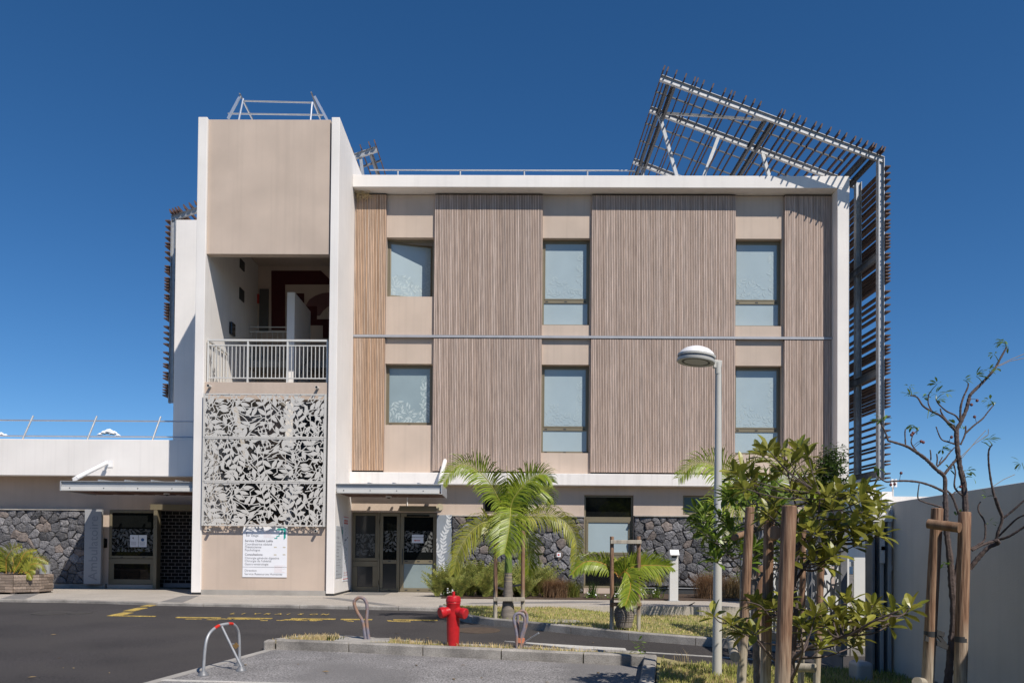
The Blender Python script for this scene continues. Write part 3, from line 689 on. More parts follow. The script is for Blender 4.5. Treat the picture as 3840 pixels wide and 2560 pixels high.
for i in range(9): BX('stair_tread', DGREY, T, -7.31, -5.85, 22.3-i*.27, 22.3-i*.27+.28, 1.9+i*.165, 1.9+i*.165+.15)
def mural(px, mat, Y=23.095):
    MB().prism([W(700+a/2.613, 950+c/2.613, Y) for a, c in px], Vector((0, -.006, 0)), None).build('wall_mural', mat, T)
mural([(830, 170), (830, 750), (965, 750), (965, 305), (1450, 305), (1450, 300), (1315, 170)], MAROON)
mural([(1010, 392), (1010, 458), (1088, 458), (1088, 584), (1210, 584), (1210, 705), (1335, 705), (1335, 830), (1450, 830), (1450, 645), (1277, 645), (1277, 518), (1152, 518), (1152, 392)], MAROON, 23.093)
mural([(1165, 515), (1200, 455), (1260, 415), (1330, 390), (1430, 380), (1430, 500), (1380, 525), (1335, 565), (1305, 610), (1180, 610), (1150, 560)], PINKP, 23.0995)
def at_back(n, mat, z4, Y, th=.03, parent=T):
    a = W(700+z4[0]/2.613, 950+z4[3]/2.613, Y); c = W(700+z4[2]/2.613, 950+z4[1]/2.613, Y); return BX(n, mat, parent, a.x, c.x, Y-th, Y, a.z, c.z)
at_back('landing_door', pm('landing_door', (.10, .095, .09), .6), (712, 352, 806, 760), 23.09, .04)
at_back('alarm_box', INKR, (668, 402, 712, 490), 23.09, .05)
for (q, r_) in (((605, 60, 640, 150), .5), ((606, 340, 628, 455), .8)):
    a = W(700+q[0]/2.613, 950+q[3]/2.613, 21.6); BX('wall_sign', DGREY, T, -7.317, -7.29, 21.5, 21.85, a.z, a.z+(q[3]-q[1])/2.613*21.6/3000)
tag(BX('bulkhead_lamp', GLOSS, None, -7.317, -7.24, 20.75, 21.05, 6.72, 7.05, bevel=.02), 'black bulkhead lamp on the white inner wall of the stair tower', 'wall lamp')
# back landing rail
br = thing('landing_railing', 'thin white railing deep inside the stair tower landing', 'railing', (-6.6, 22.4, 6.4))
for z in (7.35, 7.22): MB().tube([(-7.3, 22.35, z), (-5.85, 22.35, z)], .018, 6).build('rail', GREYP, br, smooth=True)
for i in range(10): MB().tube([(-7.25+i*.15, 22.35, 6.4), (-7.25+i*.15, 22.35, 7.22)], .009, 5).build('baluster', GREYP, br)
hr = thing('handrail', 'grey sloping handrail along the dividing stair wall inside the tower', 'handrail', (-5.6, 21, 5)); MB().tube([(-5.58, 20.3, 4.9), (-5.58, 20.8, 5.35), (-5.58, 22.3, 6.6), (-5.58, 22.5, 6.6)], .022, 8).build('rail', GALVD, hr, smooth=True)
for y in (20.9, 22.0): MB().tube([(-5.64, y, 5.36+(y-20.8)*.83), (-5.58, y, 5.40+(y-20.8)*.83)], .012, 6).build('bracket', GALVD, hr)
# front balcony railing
fr = thing('balcony_railing', 'light grey balcony railing of thin vertical bars across the tower opening', 'railing', (-5.8, 19.2, 5.12))
x0, x1 = -7.26, -4.37; zt = 6.15
BX('top_rail', GREYP, fr, x0-.02, x1+.01, 19.17, 19.22, zt-.03, zt+.015); BX('sub_rail', GREYP, fr, x0, x1, 19.18, 19.21, zt-.145, zt-.12); BX('bottom_rail', GREYP, fr, x0, x1, 19.18, 19.21, 5.215, 5.24)
for i in range(4): x = x0+(x1-x0)*i/3; BX('post', GREYP, fr, x-.02, x+.02, 19.175, 19.215, 5.118, zt-.031)
for i in range(31):
    if i % 10 == 0 and i: continue
    x = x0+(x1-x0)*i/30; BX('baluster', GREYP, fr, x-.0085, x+.0085, 19.187, 19.204, 5.241, zt-.146)
MB().beam((-7.27, 19.2, zt-.01), (-7.27, 20.6, zt-.01), .04, .04).build('side_rail', GREYP, fr); 
for i in range(6): BX('baluster', GREYP, fr, -7.28, -7.263, 19.45+i*.2, 19.467+i*.2, 5.12, zt-.03)
# spouts through the beige beams
for (px, py) in ((783, 1447), (1186, 1453), (783, 1984), (1183, 1988)):
    p = W(px+6, py+3, 19.14); s_ = MB().lathe([(.028, -.16), (.034, -.16), (.034, .02)], p, 14, 'Y', cap=False).build('drain_spout', GREYP, T, smooth=True); MB().lathe([(.027, -.13), (.002, -.13)], p, 12, 'Y').build('bore', BLACK, s_)
# cut metal leaf screen
LS = thing('leaf_screen', 'pale grey cut metal screen of leafy branches on the stair tower', 'metal screen', (-5.8, 19, 1.64))
lx0, lx1, lz0, lz1 = -7.287, -4.336, 1.645, 4.815; ph = (lz1-lz0)/3; LW = lx1-lx0
lr_ = random.Random(15); LPOLY = leaf_field(lr_, LW, ph, .075, .25, .096, .021)
CUT = pm('cut_metal', (.60, .575, .53), .5, .03, 2, metal=.1)
for k in range(3):
    z = lz0+k*ph; flip = (k == 1)
    fl = (lambda u, v, d, z=z: (lx1-u, 19.0, z+ph-v)) if flip else (lambda u, v, d, z=z: (lx0+u, 19.0, z+v))
    p = MB()
    p.box(lx0, lx1, 18.985, 19.004, z+.004, z+.034).box(lx0, lx1, 18.985, 19.004, z+ph-.034, z+ph-.004).box(lx0, lx0+.05, 18.985, 19.004, z+.0345, z+ph-.0345).box(lx1-.05, lx1, 18.985, 19.004, z+.0345, z+ph-.0345)
    po = p.build('screen_panel', CUT, LS); motif(LPOLY, LW, ph, fl, Vector((0, -1, 0)), .004, random.Random(3+k)).build('leaf_cutwork', CUT, po, kind='stuff')
    for i in range(6):
        for zz in (z+.018, z+ph-.018): MB().lathe([(.008, -.004), (.008, 0)], (lx0+.05+i*(LW-.1)/5, 18.985, zz), 6, 'Y').build('rivet', GALVD, po)
for x in (lx0+.03, lx1-.03): BX('support_rail', GREYP2, LS, x-.02, x+.02, 19.01, 19.135, lz0-.0, lz1)
# ---- roof railings
def railing(name, label, posts, rails, r=.022, loc=(0, 0, 0)):
    t = thing(name, label, 'railing', loc)
    for (a, c) in posts:
        MB().tube([a, c], r*1.15, 8).build('post', GALV, t, smooth=True)
    for p in rails: MB().tube(p, r, 8).build('rail', ALU, t, smooth=True)
    return t
railing('roof_railing', 'slim metal guard rail along the flat roof of the clinic block', [((W(px, 660, 22.3).x, 22.3, 10.6), (W(px, 640, 22.3).x, 22.3, 11.76)) for px in (1492, 1726, 1966, 2203)], [[(-3.95, 22.3, 11.79), (3.5, 22.3, 11.79)], [(-3.95, 22.3, 11.25), (3.5, 22.3, 11.25)]], .02, (0, 22.3, 10.9))
tr = thing('tower_roof_railing', 'sloped metal guard rail frame standing on top of the stair tower', 'railing', (-5.6, 19.8, 11.5))
YR = 19.75
def w2(a, c, Y=YR): return W(600+a/1.96, 300+c/1.96, Y)
for pts in ([w2(612, 155), w2(1128, 168)], [w2(500, 248), w2(1200, 258)]): MB().tube(pts, .02, 8).build('rail', ALU, tr, smooth=True)
for a, c in (((612, 138), (578, 300)), ((1118, 165), (1106, 300))): MB().tube([w2(*a), w2(*c)], .026, 8).build('post', ALU, tr, smooth=True)
for a, c in (((590, 118), (500, 285)), ((1136, 122), (1232, 300))): MB().beam(w2(*a), w2(*c), .06, .035, (0, 1, 0)).build('stringer', ALU, tr)
for a, c in (((615, 165), (682, 300)), ((1128, 168), (1182, 300))): q = w2(*c, Y=20.6); MB().tube([w2(*a), q], .018, 8).build('brace', ALU, tr, smooth=True)
for a in ((590, 118), (1115, 108)): q = w2(*a); MB().tube([q+Vector((0, -.05, .03)), q+Vector((.02, .9, -.08))], .02, 8).build('side_rail', GALVD, tr, smooth=True)

# ================================================================== LOW WING
Wg = thing('low_wing', 'single storey wing with deep white fascia and dark stone base', 'building', (-14, 21, 0))
BX('white_fascia', WHITE, Wg, -45, -7.55, 21.0, 21.3, 3.0, 3.965, bevel=.012); BX('roof_slab', WHITE, Wg, -45, -9.97, 21.3, 33.9, 3.2, 3.9); BX('roof_slab', WHITE, Wg, -9.965, -7.55, 21.3, 23.55, 3.2, 3.9)
b = MB(); wall_with_holes(b, -45, -7.55, 0, 3.199, 21.73, 21.9, [(-10.87, -8.45, -.02, 2.137)]); b.build('beige_wall', TAN, Wg)
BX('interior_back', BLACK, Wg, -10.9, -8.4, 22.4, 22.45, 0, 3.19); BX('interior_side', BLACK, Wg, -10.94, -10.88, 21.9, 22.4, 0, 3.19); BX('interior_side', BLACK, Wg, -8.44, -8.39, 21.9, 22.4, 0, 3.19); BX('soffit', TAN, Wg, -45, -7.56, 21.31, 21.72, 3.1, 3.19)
stone_wall(Wg, -17.8, -11.45, .125, 2.10, 21.55, .24, 8); BX('wall_base', CONC, Wg, -17.8, -10.9, 21.6, 21.72, 0, .12)
dl = glazed(Wg, 'window', -10.86, -9.58, .82, 2.13, 21.71, .07, DARKGL); dl2 = glazed(Wg, 'window', -10.86, -9.58, .11, .81, 21.71, .14, DARKGL)
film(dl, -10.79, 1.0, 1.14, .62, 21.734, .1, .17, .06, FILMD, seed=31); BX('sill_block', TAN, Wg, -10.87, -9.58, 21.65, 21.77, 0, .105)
for x in (-10.5, -9.9): BX('drain_cap', DGREY, dl, x-.035, x+.035, 21.702, 21.709, .84, .865)
dp = BX('door_post', BRONZE, Wg, -9.555, -9.455, 21.5, 21.75, .0, 2.13, bevel=.006)
gl = thing('roller_grille', 'dark roller grille of brick patterned bars in the wing doorway', 'roller grille', (-8.8, 21.5, 0))
gb = MB(); bar = .009
for j in range(22):
    z = .14+j*.094; gb.box(-10.8, -8.46, 21.95, 21.95+bar, z, z+bar)
gb.build('horizontal_bars', pm('grille_bar', (.30, .285, .27), .5), gl, kind='stuff')
gb = MB()
for j in range(21):
    z = .151+j*.094
    for i in range(12):
        x = -10.8+i*.195+(.097 if j % 2 else 0)
        if x < -8.48: gb.box(x, x+bar, 21.951, 21.96, z+.0005, z+.0825)
gb.build('vertical_links', MATS['grille_bar'], gl, kind='stuff')
BX('grille_box', BRONZE, gl, -9.65, -8.4, 21.5, 21.725, 2.14, 2.29); BX('bottom_bar', GALVD, gl, -9.45, -8.46, 21.94, 21.965, .03, .135)
for p, nm in (((-10.28, 1.13), 0), ((-10.28+.235, 1.13), 1)):
    s_ = tag(BX('paper_notice', SIGNW, None, p[0], p[0]+.225, 21.702, 21.706, p[1], p[1]+.33), 'white paper notice with a dark arrow mark on the wing window' if nm == 0 else 'white paper notice with a blue ring symbol on the wing window', 'notice')
    for k in range(5): BX('print_line', INK, s_, p[0]+.03, p[0]+.17, 21.7012, 21.7019, p[1]+.05+k*.022, p[1]+.056+k*.022)
    if nm: MB().lathe([(.045, -.0015), (.045, 0)], (p[0]+.11, 21.702, p[1]+.2), 16, 'Y').build('ring_symbol', pm('blue_ink', (.03, .10, .25), .5), s_)
    else: MB().prism([(p[0]+.06, 21.702, p[1]+.24), (p[0]+.11, 21.702, p[1]+.21), (p[0]+.09, 21.702, p[1]+.28)], Vector((0, -.001, 0)), None).build('arrow_mark', INK, s_)
tag(BX('intercom', GLOSS, None, -11.0, -10.91, 21.69, 21.728, 1.1, 1.35, bevel=.01), 'small black intercom beside the wing window', 'intercom')
railing('wing_railing', 'leaning metal guard rail on the roof edge of the low wing', [((W(a, 1646, 21.12).x, 21.12, 3.96), (W(a, 1646, 21.12).x+.05, 21.5, 4.66)) for a in (-160, 84, 327, 571)], [[(-20, 21.45, 4.53), (-7.6, 21.45, 4.53)], [(-20, 21.2, 4.07), (-7.6, 21.2, 4.07)]], .02, (-12, 21.2, 3.97))
am = thing('wing_sign', 'tall dull silver panel lettered Ambulatoire vertically between stone wall and wing window', 'sign', (-11, 21.1, .13))
BX('panel', pm('dull_silver', (.33, .335, .34), .45, .04, 3), am, -11.40, -10.94, 21.44, 21.54, .12, 2.135, bevel=.006)
text('lettering', 'Ambulatoire', pm('pale_letter', (.22, .23, .25), .5), am, (-11.035, 21.438, .22), .345, rot=(R(90), R(-90), 0), sx=1.0)

# ================================================================== CANOPIES
def canopy(label, x0, x1, y0, y1, z0, z1, right, strut, ribs):
    t = thing('entrance_canopy', label, 'canopy', ((x0+x1)/2, y1, z0))
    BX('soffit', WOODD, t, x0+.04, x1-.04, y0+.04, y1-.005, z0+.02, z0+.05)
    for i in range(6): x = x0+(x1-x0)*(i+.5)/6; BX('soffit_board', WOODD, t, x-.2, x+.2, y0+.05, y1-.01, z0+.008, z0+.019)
    b = MB(); b.box(x0, x1, y0+.055, y0+.063, z0+.005, z1-.005); b.build('front_web', GREYP2, t)
    BX('front_flange', GREYP2, t, x0, x1, y0, y0+.13, z1-.005, z1+.007); BX('front_gutter', GREYP, t, x0+.03, x1-.06, y0-.012, y0+.054, z0-.004, z0+.085, bevel=.004, seg=1); BX('base_flange', GREYP, t, x0, x1, y0, y0+.13, z0-.012, z0-.005)
    xe = x1 if right else x0; BX('end_channel', GREYP2, t, xe-.02, xe+.004, y0+.005, y1, z0-.01, z1+.006) if right else BX('end_channel', GREYP2, t, xe-.004, xe+.02, y0+.005, y1, z0-.01, z1+.006)
    BX('roof_sheet', GREYP2, t, x0+.02, x1-.02, y0+.131, y1, z1-.04, z1-.02)
    for x in ribs: MB().beam((x, y0+.14, z1+.03), (x, y1-.01, z1+.075), .05, .05).build('roof_rib', GALV, t)
    a, c = strut; MB().tube([a, c], .055, 12).build('strut', WPAINT, t, smooth=True)
    v = (Vector(c)-Vector(a)).normalized(); MB().beam(Vector(a)-v*.14, Vector(a)+v*.02, .02, .09).build('strut_lug', WPAINT, t); MB().beam(Vector(c)-v*.02, Vector(c)+v*.1, .02, .09).build('strut_lug', WPAINT, t)
    if not right: BX('anchor_plate', WPAINT, t, c[0]-.10, c[0]+.12, y1-.012, y1-.001, c[2]-.09, c[2]+.09)
    for i in range(4): x = x0+(x1-x0)*(i+.3)/4; MB().lathe([(.012, -.01), (.012, .0)], (x, y0-.012, z0+.06), 8, 'Y').build('bolt', DGREY, t)
    return t
canopy('grey steel canopy with white strut over the wing entrance', -10.88, -7.55, 19.3, 20.995, 2.49, 2.715, False, ((-10.6, 19.5, 2.80), (-10.55, 20.86, 3.32)), [-10.0, -9.35, -8.7, -8.1])
canopy('grey steel canopy over the glazed entrance at the foot of the timber facade', -4.105, -1.563, 19.1, 20.69, 2.465, 2.68, True, ((-1.63, 19.35, 2.80), (-1.64, 20.93, 3.45)), [-3.35, -2.75, -2.15])
# left end wedge of the right canopy against the fin
def dome(name, label, x, y, z, r=.075):
    t = thing(name, label, 'camera', (x, y, z)); MB().lathe([(r, -.03), (r, 0.0)], (x, y, z), 18).build('base', WPAINT, t, smooth=True)
    MB().lathe([(.003, -r*.85), (r*.4, -r*.8), (r*.72, -r*.45), (r*.8, -.03)], (x, y, z), 18).build('dome', GLOSS, t, smooth=True)
dome('dome_camera', 'white dome camera under the canopy over the glazed double door', -3.0, 20.2, 2.47); dome('dome_camera', 'white dome camera under the canopy over the wing doorway', -8.65, 20.2, 2.497)
# PTZ camera on the building corner
cam_t = thing('security_camera', 'white pan tilt camera on a bracket at the building corner', 'camera', (8.9, 20.9, 3.0))
p = W(3190, 1809, 20.95); BX('wall_box', WPAINT, cam_t, 8.816, 8.96, 20.85, 21.05, p.z-.13, p.z+.13, bevel=.015)
q = W(3236, 1815, 20.95); MB().tube([(8.96, 20.95, p.z-.03), (q.x-.08, 20.95, p.z+.06), (q.x, 20.95, p.z+.06), (q.x+.03, 20.95, p.z-.03)], .04, 10).build('arm', WPAINT, cam_t, smooth=True)
MB().lathe([(.05, .0), (.115, -.06), (.125, -.16)], (q.x+.03, 20.95, p.z-.02), 18).build('hood', WPAINT, cam_t, smooth=True); MB().lathe([(.004, -.30), (.06, -.285), (.1, -.24), (.118, -.161)], (q.x+.03, 20.95, p.z-.02), 18).build('lens_dome', GLOSS, cam_t, smooth=True)

# ================================================================== SUN SCREENS
S = thing('sun_screen', 'steel framed timber louvre screen wrapping the corner above the parapet of the timber facade', 'louvre screen', (9.7, 22, 3))
SX = 9.34; ZC = 11.06; SLP = -.372; Y0 = 20.13
for y in (Y0, 21.42, 24.45, 27.4): MB().channel((SX, y, 2.98), (SX, y, ZC), .15, .15, .014, (1, 0, 0)).build('post', GALV, S)
for pz in (3.12, 5.67, 8.61):
    MB().channel((SX-.06, Y0+.08, pz), (SX-.06, 28.3, pz), .09, .18, .012).build('side_beam', GALVD, S)
    for y in (21.8, 24.6, 27.6): BX('wall_tie', GALVD, S, 8.8, SX-.1, y-.04, y+.04, pz-.06, pz+.06)
ye = [623, 648, 673, 698, 724, 736, 762, 787, 800, 825, 838, 851, 876, 888.5, 902, 913, 925, 950, 963, 988, 1001, 1014, 1027, 1040, 1052, 1090, 1115, 1141, 1166, 1206, 1231, 1256, 1269, 1294, 1307, 1320, 1345, 1358, 1370, 1383, 1396, 1421, 1433.5, 1446, 1459, 1471, 1484, 1497, 1509, 1522, 1560, 1586, 1612, 1637, 1663, 1676, 1701, 1727, 1739, 1774, 1790]
for y in ye: z = W(3322, y, 20.0).z; BX('slat', REDWOOD, S, SX+.078, SX+.20, 20.0, 29.0, z-.0155, z+.0155)
zr = lambda x: ZC+(x-SX)*SLP
XE = 3.80
for y in (Y0, 21.58, 24.45): MB().channel((SX+.07, y, zr(SX+.07)), (XE, y, zr(XE)), .09, .15, .012).build('roof_beam', GALV, S)
for y in (20.85, 22.4, 23.35, 25.2, 26.6): MB().beam((SX-.6, y, zr(SX-.6)+.07), (XE, y, zr(XE)+.07), .034, .034).build('purlin', SHADESTEEL, S)
for x in (4.0, 4.16, 6.47, 6.645, 9.0, 9.2): MB().channel((x, Y0+.05, zr(x)-.03), (x, 25.4, zr(x)-.03), .07, .13, .01).build('rafter', SHADESTEEL, S)
tips = [385, 413, 478, 550, 618, 640, 686, 757, 850, 896, 921, 1005, 1073, 1120, 1280, 1303, 1373, 1418, 1465, 1540, 1584, 1653, 1720, 1772, 1840, 1885, 1932, 1978, 1997, 2045, 2065]
for t_ in tips:
    px = 2300+t_/2.036; py = 230+(75+(t_-385)*.352)/2.036; x = W(px, py+6, 19.95).x; z = zr(x)+.145
    d = Vector((1, 0, SLP)).normalized(); u = Vector((-SLP, 0, 1)).normalized(); c = Vector((x, 0, z))
    MB().prism([c+d*i*.0165+u*j*.06+Vector((0, 19.9, 0)) for i, j in ((-1, -1), (1, -1), (1, 1), (-1, 1))], Vector((0, 5.8, 0)), None).build('roof_slat', REDWOOD, S)
for a, c in (((4.05, 21.58), (4.72, 10.95)), ((5.64, 21.58), (5.0, 10.95)), ((6.84, 21.58), (7.22, 10.95)), ((4.05, 24.45), (4.3, 10.95))):
    MB().beam((a[0], a[1], zr(a[0])-.08), (c[0], a[1], c[1]-.35), .085, .085).build('strut', GALV, S)
MB().beam((4.19, 21.5, zr(4.19)), (6.5, 20.25, zr(6.5)), .07, .05).build('brace', GALV, S)
S2 = thing('sun_screen', 'steel framed timber louvre screen on the far side wall behind the stair tower', 'louvre screen', (-10.3, 24, 5.6))
SX2 = -10.33
for y in (24.35, 26.5, 29): MB().channel((SX2, y, 5.55), (SX2, y, 11.25), .15, .14, .014, (1, 0, 0)).build('post', GALV, S2)
for pz in (5.9, 8.6): BX('wall_tie', GALVD, S2, SX2+.08, -9.94, 24.4, 24.48, pz-.06, pz+.06)
for z in [198, 232, 265, 298, 330, 348, 382, 415, 465, 482, 498, 535, 550, 568, 585, 602, 635, 652, 685, 702, 718, 736, 752, 772, 820, 855, 888, 922, 972, 1005, 1040, 1055, 1090, 1108, 1125, 1160, 1175, 1192, 1208, 1225]:
    zz = W(630, 700+z/1.568, 24.2).z; BX('slat', REDWOOD, S2, SX2-.215, SX2-.078, 24.2, 30, zz-.017, zz+.017)
zr2 = lambda x: 11.27+(x-SX2)*.345
for y in (24.35, 26.2): MB().channel((SX2-.07, y, zr2(SX2-.07)), (-4.1, y, zr2(-4.1)), .09, .16, .012).build('roof_beam', GALV, S2)
for y in (25.2, 27.0): MB().beam((SX2, y, zr2(SX2)+.07), (-4.1, y, zr2(-4.1)+.07), .05, .05).build('purlin', GALVD, S2)
r2 = random.Random(2); x = SX2-.05
u2 = Vector((-.345, 0, 1)).normalized(); d2_ = Vector((1, 0, .345)).normalized()
while x < -4.05:
    c = Vector((x, 24.15, zr2(x)+.15)); MB().prism([c+d2_*i*.017+u2*j*.062 for i, j in ((-1, -1), (1, -1), (1, 1), (-1, 1))], Vector((0, 3.2, 0)), None).build('roof_slat', REDWOOD, S2); x += r2.choice((.085, .17, .17, .26))
for x in (-9.6, -4.3): MB().channel((x, 24.4, zr2(x)-.03), (x, 27.2, zr2(x)-.03), .07, .14, .01).build('rafter', GALVD, S2)
for x in (-8.5, -4.6): MB().beam((x, 24.4, zr2(x)-.08), (x+.3, 24.4, 10.85), .09, .09).build('strut', GALV, S2)

# ================================================================== SIGNS
sg = thing('stair_sign', 'white sign listing first floor services beneath the cut metal leaf screen', 'sign', (-5.8, 19.13, .4))
sx0, sx1, sz0, sz1 = -6.333, -5.268, .43, 1.642; BX('panel', SIGNW, sg, sx0, sx1, 19.122, 19.138, sz0, sz1)
def sline(s, zt, size, bold=0.0): text('lettering', s, INK, sg, (sx0+.05, 19.1205, zt), size, bold=bold, sx=.98)
zy = lambda y: W(990, 1850+y/2.613, 19.12).z
for s_, y, sz, bo in (('Escalier pour', 352, .083, 0), ('1', 420, .15, 0), ('Service Obésité Laélia', 472, .077, .0012), ('Coordinatrice obésité', 505, .075, 0), ('Diététicienne', 533, .075, 0), ('Psychologue', 562, .075, 0), ('Consultations:', 606, .077, .0012), ('Chirurgie générale digestive', 640, .075, 0), ('Chirurgie de l\'obésité', 669, .075, 0), ('Gastro-entérologie', 700, .075, 0), ('Direction', 763, .077, 0), ('Service Ressources Humaines', 797, .077, 0)): sline(s_, zy(y), sz, bo)
text('lettering', 'er Etage', INK, sg, (sx0+.105, 19.1205, zy(420)), .082)
BX('rule_line', INK, sg, sx0, sx1, 19.1195, 19.1215, zy(720), zy(717))
tm = MB(); q = lambda a, c: Vector((sx0+(a-540)/437*1.065, 19.1215, zy(c)))
tm.prism([q(*k) for k in ((885, 337), (963, 337), (963, 430), (943, 452), (943, 358), (862, 358))][::-1], Vector((0, -.0012, 0)), None)
tm.build('stair_pictogram', TEAL, sg)
MB().prism([q(*k) for k in ((850, 441), (850, 431), (872, 431), (872, 419), (872, 411), (893, 411), (893, 390), (914, 390), (914, 371), (937, 371), (937, 379), (922, 379), (922, 398), (901, 398), (901, 419), (880, 419), (880, 441))][::-1], Vector((0, -.001, 0)), None).build('stair_pictogram', TEAL, sg)
for (a, c, e, f) in ((740, 355, 860, 432), (848, 690, 970, 777)):
    pn = BX('stuck_notice', SIGNW, sg, q(a, c).x, q(e, f).x, 19.1195, 19.1208, q(a, f).z, q(a, c).z)
    for k in range(7): zz = q(a, f).z+.02+k*.026; BX('print_line', pm('pale_red_ink', (.62, .42, .40), .6), pn, q(a, c).x+.015, q(e, f).x-.015-(.08 if k % 3 else 0), 19.1188, 19.1194, zz, zz+.005)
for (a, c) in ((848, 518), (936, 518), (848, 592), (936, 590)): BX('tape_scrap', pm('old_tape', (.55, .50, .38), .6), sg, q(a, c).x, q(a, c).x+.065, 19.1195, 19.1208, q(a, c).z-.025, q(a, c).z)
# signs on the tower's side face
s2 = thing('lift_sign', 'narrow silver text sign on the side face of the tower fin', 'sign', (-4.1, 19.5, .4)); za, zb = .42, 1.68; BX('panel', SIGNG, s2, -4.109, -4.098, 19.17, 19.97, za, zb)
for s_, dz, sz in (('Ascenseur pour', 1.56, .075), ('1er Etage', 1.38, .1), ('Service Obésité Laélia', 1.26, .068), ('Coordinatrice obésité', 1.17, .066), ('Diététicienne', 1.09, .066), ('Psychologue', 1.02, .066), ('Consultations:', .93, .066), ('Chirurgie générale digestive', .85, .058), ('Chirurgie de l\'obésité', .78, .064), ('Gastro-entérologie', .71, .066), ('Direction', .57, .066), ('Service Ressources Humaines', .49, .056)): text('lettering', s_, INK, s2, (-4.0975, 19.20, dz), sz, rot=(R(90), 0, R(90)), sx=.86, ext=.0005)
BX('rule_line', INK, s2, -4.098, -4.0968, 19.17, 19.97, .665, .67); BX('lift_mark', TEAL, s2, -4.098, -4.0966, 19.86, 19.95, 1.5, 1.6)
s3 = thing('evacuation_plan', 'white evacuation plan with red border on the side face of the tower fin', 'sign', (-4.1, 20.4, .4)); BX('panel', SIGNW, s3, -4.109, -4.099, 19.99, 20.66, .31, 1.95, bevel=.004)
BX('red_edge', INKR, s3, -4.099, -4.0975, 20.0, 20.65, 1.925, 1.94); BX('red_edge', INKR, s3, -4.099, -4.0975, 20.0, 20.65, .36, .375)
BX('title_band', INKR, s3, -4.099, -4.0972, 20.08, 20.57, 1.76, 1.86); text('lettering', 'ÉVACUATION', SIGNW, s3, (-4.0969, 20.1, 1.785), .075, rot=(R(90), 0, R(90)), ext=.0003, bold=.002)
r_ = random.Random(8)
for k in range(34):
    y = 20.15+r_.random()*.35; z = .6+r_.random()*1.05; BX('plan_mark', [INK, GREYP2, TEAL, INK][k % 4], s3, -4.099, -4.0978+k*1e-5, y, y+r_.uniform(.01, .08), z, z+r_.uniform(.01, .05))
for k in range(8): BX('plan_mark', [GREYP2, INKR][k % 2], s3, -4.099, -4.0978, 20.1+(k % 4)*.12, 20.16+(k % 4)*.12, .45+(k//4)*.06, .475+(k//4)*.06)
lp = thing('ornamental_panel', 'tall silver panel with raised white leaf branch beside the glazed double door', 'panel', (-1.6, 20.95, .2)); BX('panel', pm('brushed_silver', (.34, .37, .40), .4, .05, 3, metal=.35), lp, -1.842, -1.44, 20.98, 21.05, .2, 2.04, bevel=.004)
lr2 = random.Random(5); P = []
for (x0_, z0_, ang) in ((.30, .05, 2.0), (.12, .75, 1.2)):
    p_ = Vector((x0_, z0_))
    for i in range(13):
        nx = p_+Vector((math.cos(ang), math.sin(ang)))*.085; P.append(stem_strip(p_, nx, .012, 0)); P.append(leaf_poly(nx, ang+.7*(1 if i % 2 else -1), .15, .05)); P.append(leaf_poly(nx, ang-.8*(1 if i % 2 else -1), .12, .042)); ang += .16*math.sin(i*.7+x0_*9); p_ = nx
motif(P, .402, 1.84, lambda u, v, d: (-1.842+u, 20.98, .2+v), Vector((0, -1, 0)), .004, lr2).build('raised_leaves', pm('pale_leaf', (.62, .64, .65), .5), lp)
nn = thing('door_notice', 'white paper notice with a red arrow on the glazed double door', 'notice', (-2.3, 21.16, 1.2)); nx0, nz0 = -2.515, 1.30
BX('paper', SIGNW, nn, nx0, nx0+.31, YG+.097, YG+.100, nz0, nz0+.22); text('lettering', "Entrée porte d'à coté", INK, nn, (nx0+.155, YG+.0965, nz0+.145), .036, align='CENTER', ext=.0003, bold=.0012)
MB().prism([(nx0+.045, YG+.097, nz0+.065), (nx0+.10, YG+.097, nz0+.045), (nx0+.10, YG+.097, nz0+.056), (nx0+.225, YG+.097, nz0+.056), (nx0+.225, YG+.097, nz0+.075), (nx0+.10, YG+.097, nz0+.075), (nx0+.10, YG+.097, nz0+.086)], Vector((0, -.0012, 0)), None).build('arrow', INKR, nn)
wn = W(2095, 2079, 20.9); ws = tag(BX('wall_notice', SIGNW, None, wn.x-.05, wn.x+.055, 20.86, 20.872, wn.z-.055, wn.z+.055), 'small white square notice on the dark stone wall behind the palm', 'notice'); BX('print_mark', INKR, ws, wn.x-.03, wn.x+.02, 20.8585, 20.8595, wn.z-.02, wn.z+.02)

# ================================================================== STREET FURNITURE
# fire hydrant
hx, hy = -.68, 10.30; hz = gz(hy)+.10
H = thing('fire_hydrant', 'red pillar fire hydrant with two capped outlets on the kerbed island', 'fire hydrant', (hx, hy, hz))
MB().lathe([(.074, 0), (.076, .02), (.082, .2), (.088, .44), (.09, .555), (.094, .56), (.094, .575), (.09, .58)], (hx, hy, hz), 28).build('barrel', REDP, H, smooth=True)
MB().lathe([(.093, .581), (.096, .585), (.096, .60), (.088, .64), (.082, .655), (.05, .662)], (hx, hy, hz), 28).build('bonnet', REDP, H, smooth=True)
MB().lathe([(.021, .66), (.018, .715)], (hx, hy, hz), 4).build('valve_nut', REDP, H)
for k in range(16):
    t = 2*math.pi*k/16; c = Vector((hx+.0935*math.cos(t), hy+.0935*math.sin(t), hz+.59)); MB().beam(c, c+Vector((-.009*math.cos(t), -.009*math.sin(t), .05)), .010, .010).build('bonnet_rib', REDP, H)
for d in (Vector((-.82, -.5, -.16)), Vector((.82, -.48, -.2))):
    d.normalize(); c = Vector((hx, hy, hz+.475))
    o_ = MB().tube([c+d*.03, c+d*.115, c+d*.125], [.062, .060, .060], 20).build('outlet', REDP, H, smooth=True); MB().tube([c+d*.126, c+d*.135, c+d*.19, c+d*.198], [.066, .072, .07, .062], 20).build('outlet_cap', REDP, o_, smooth=True)
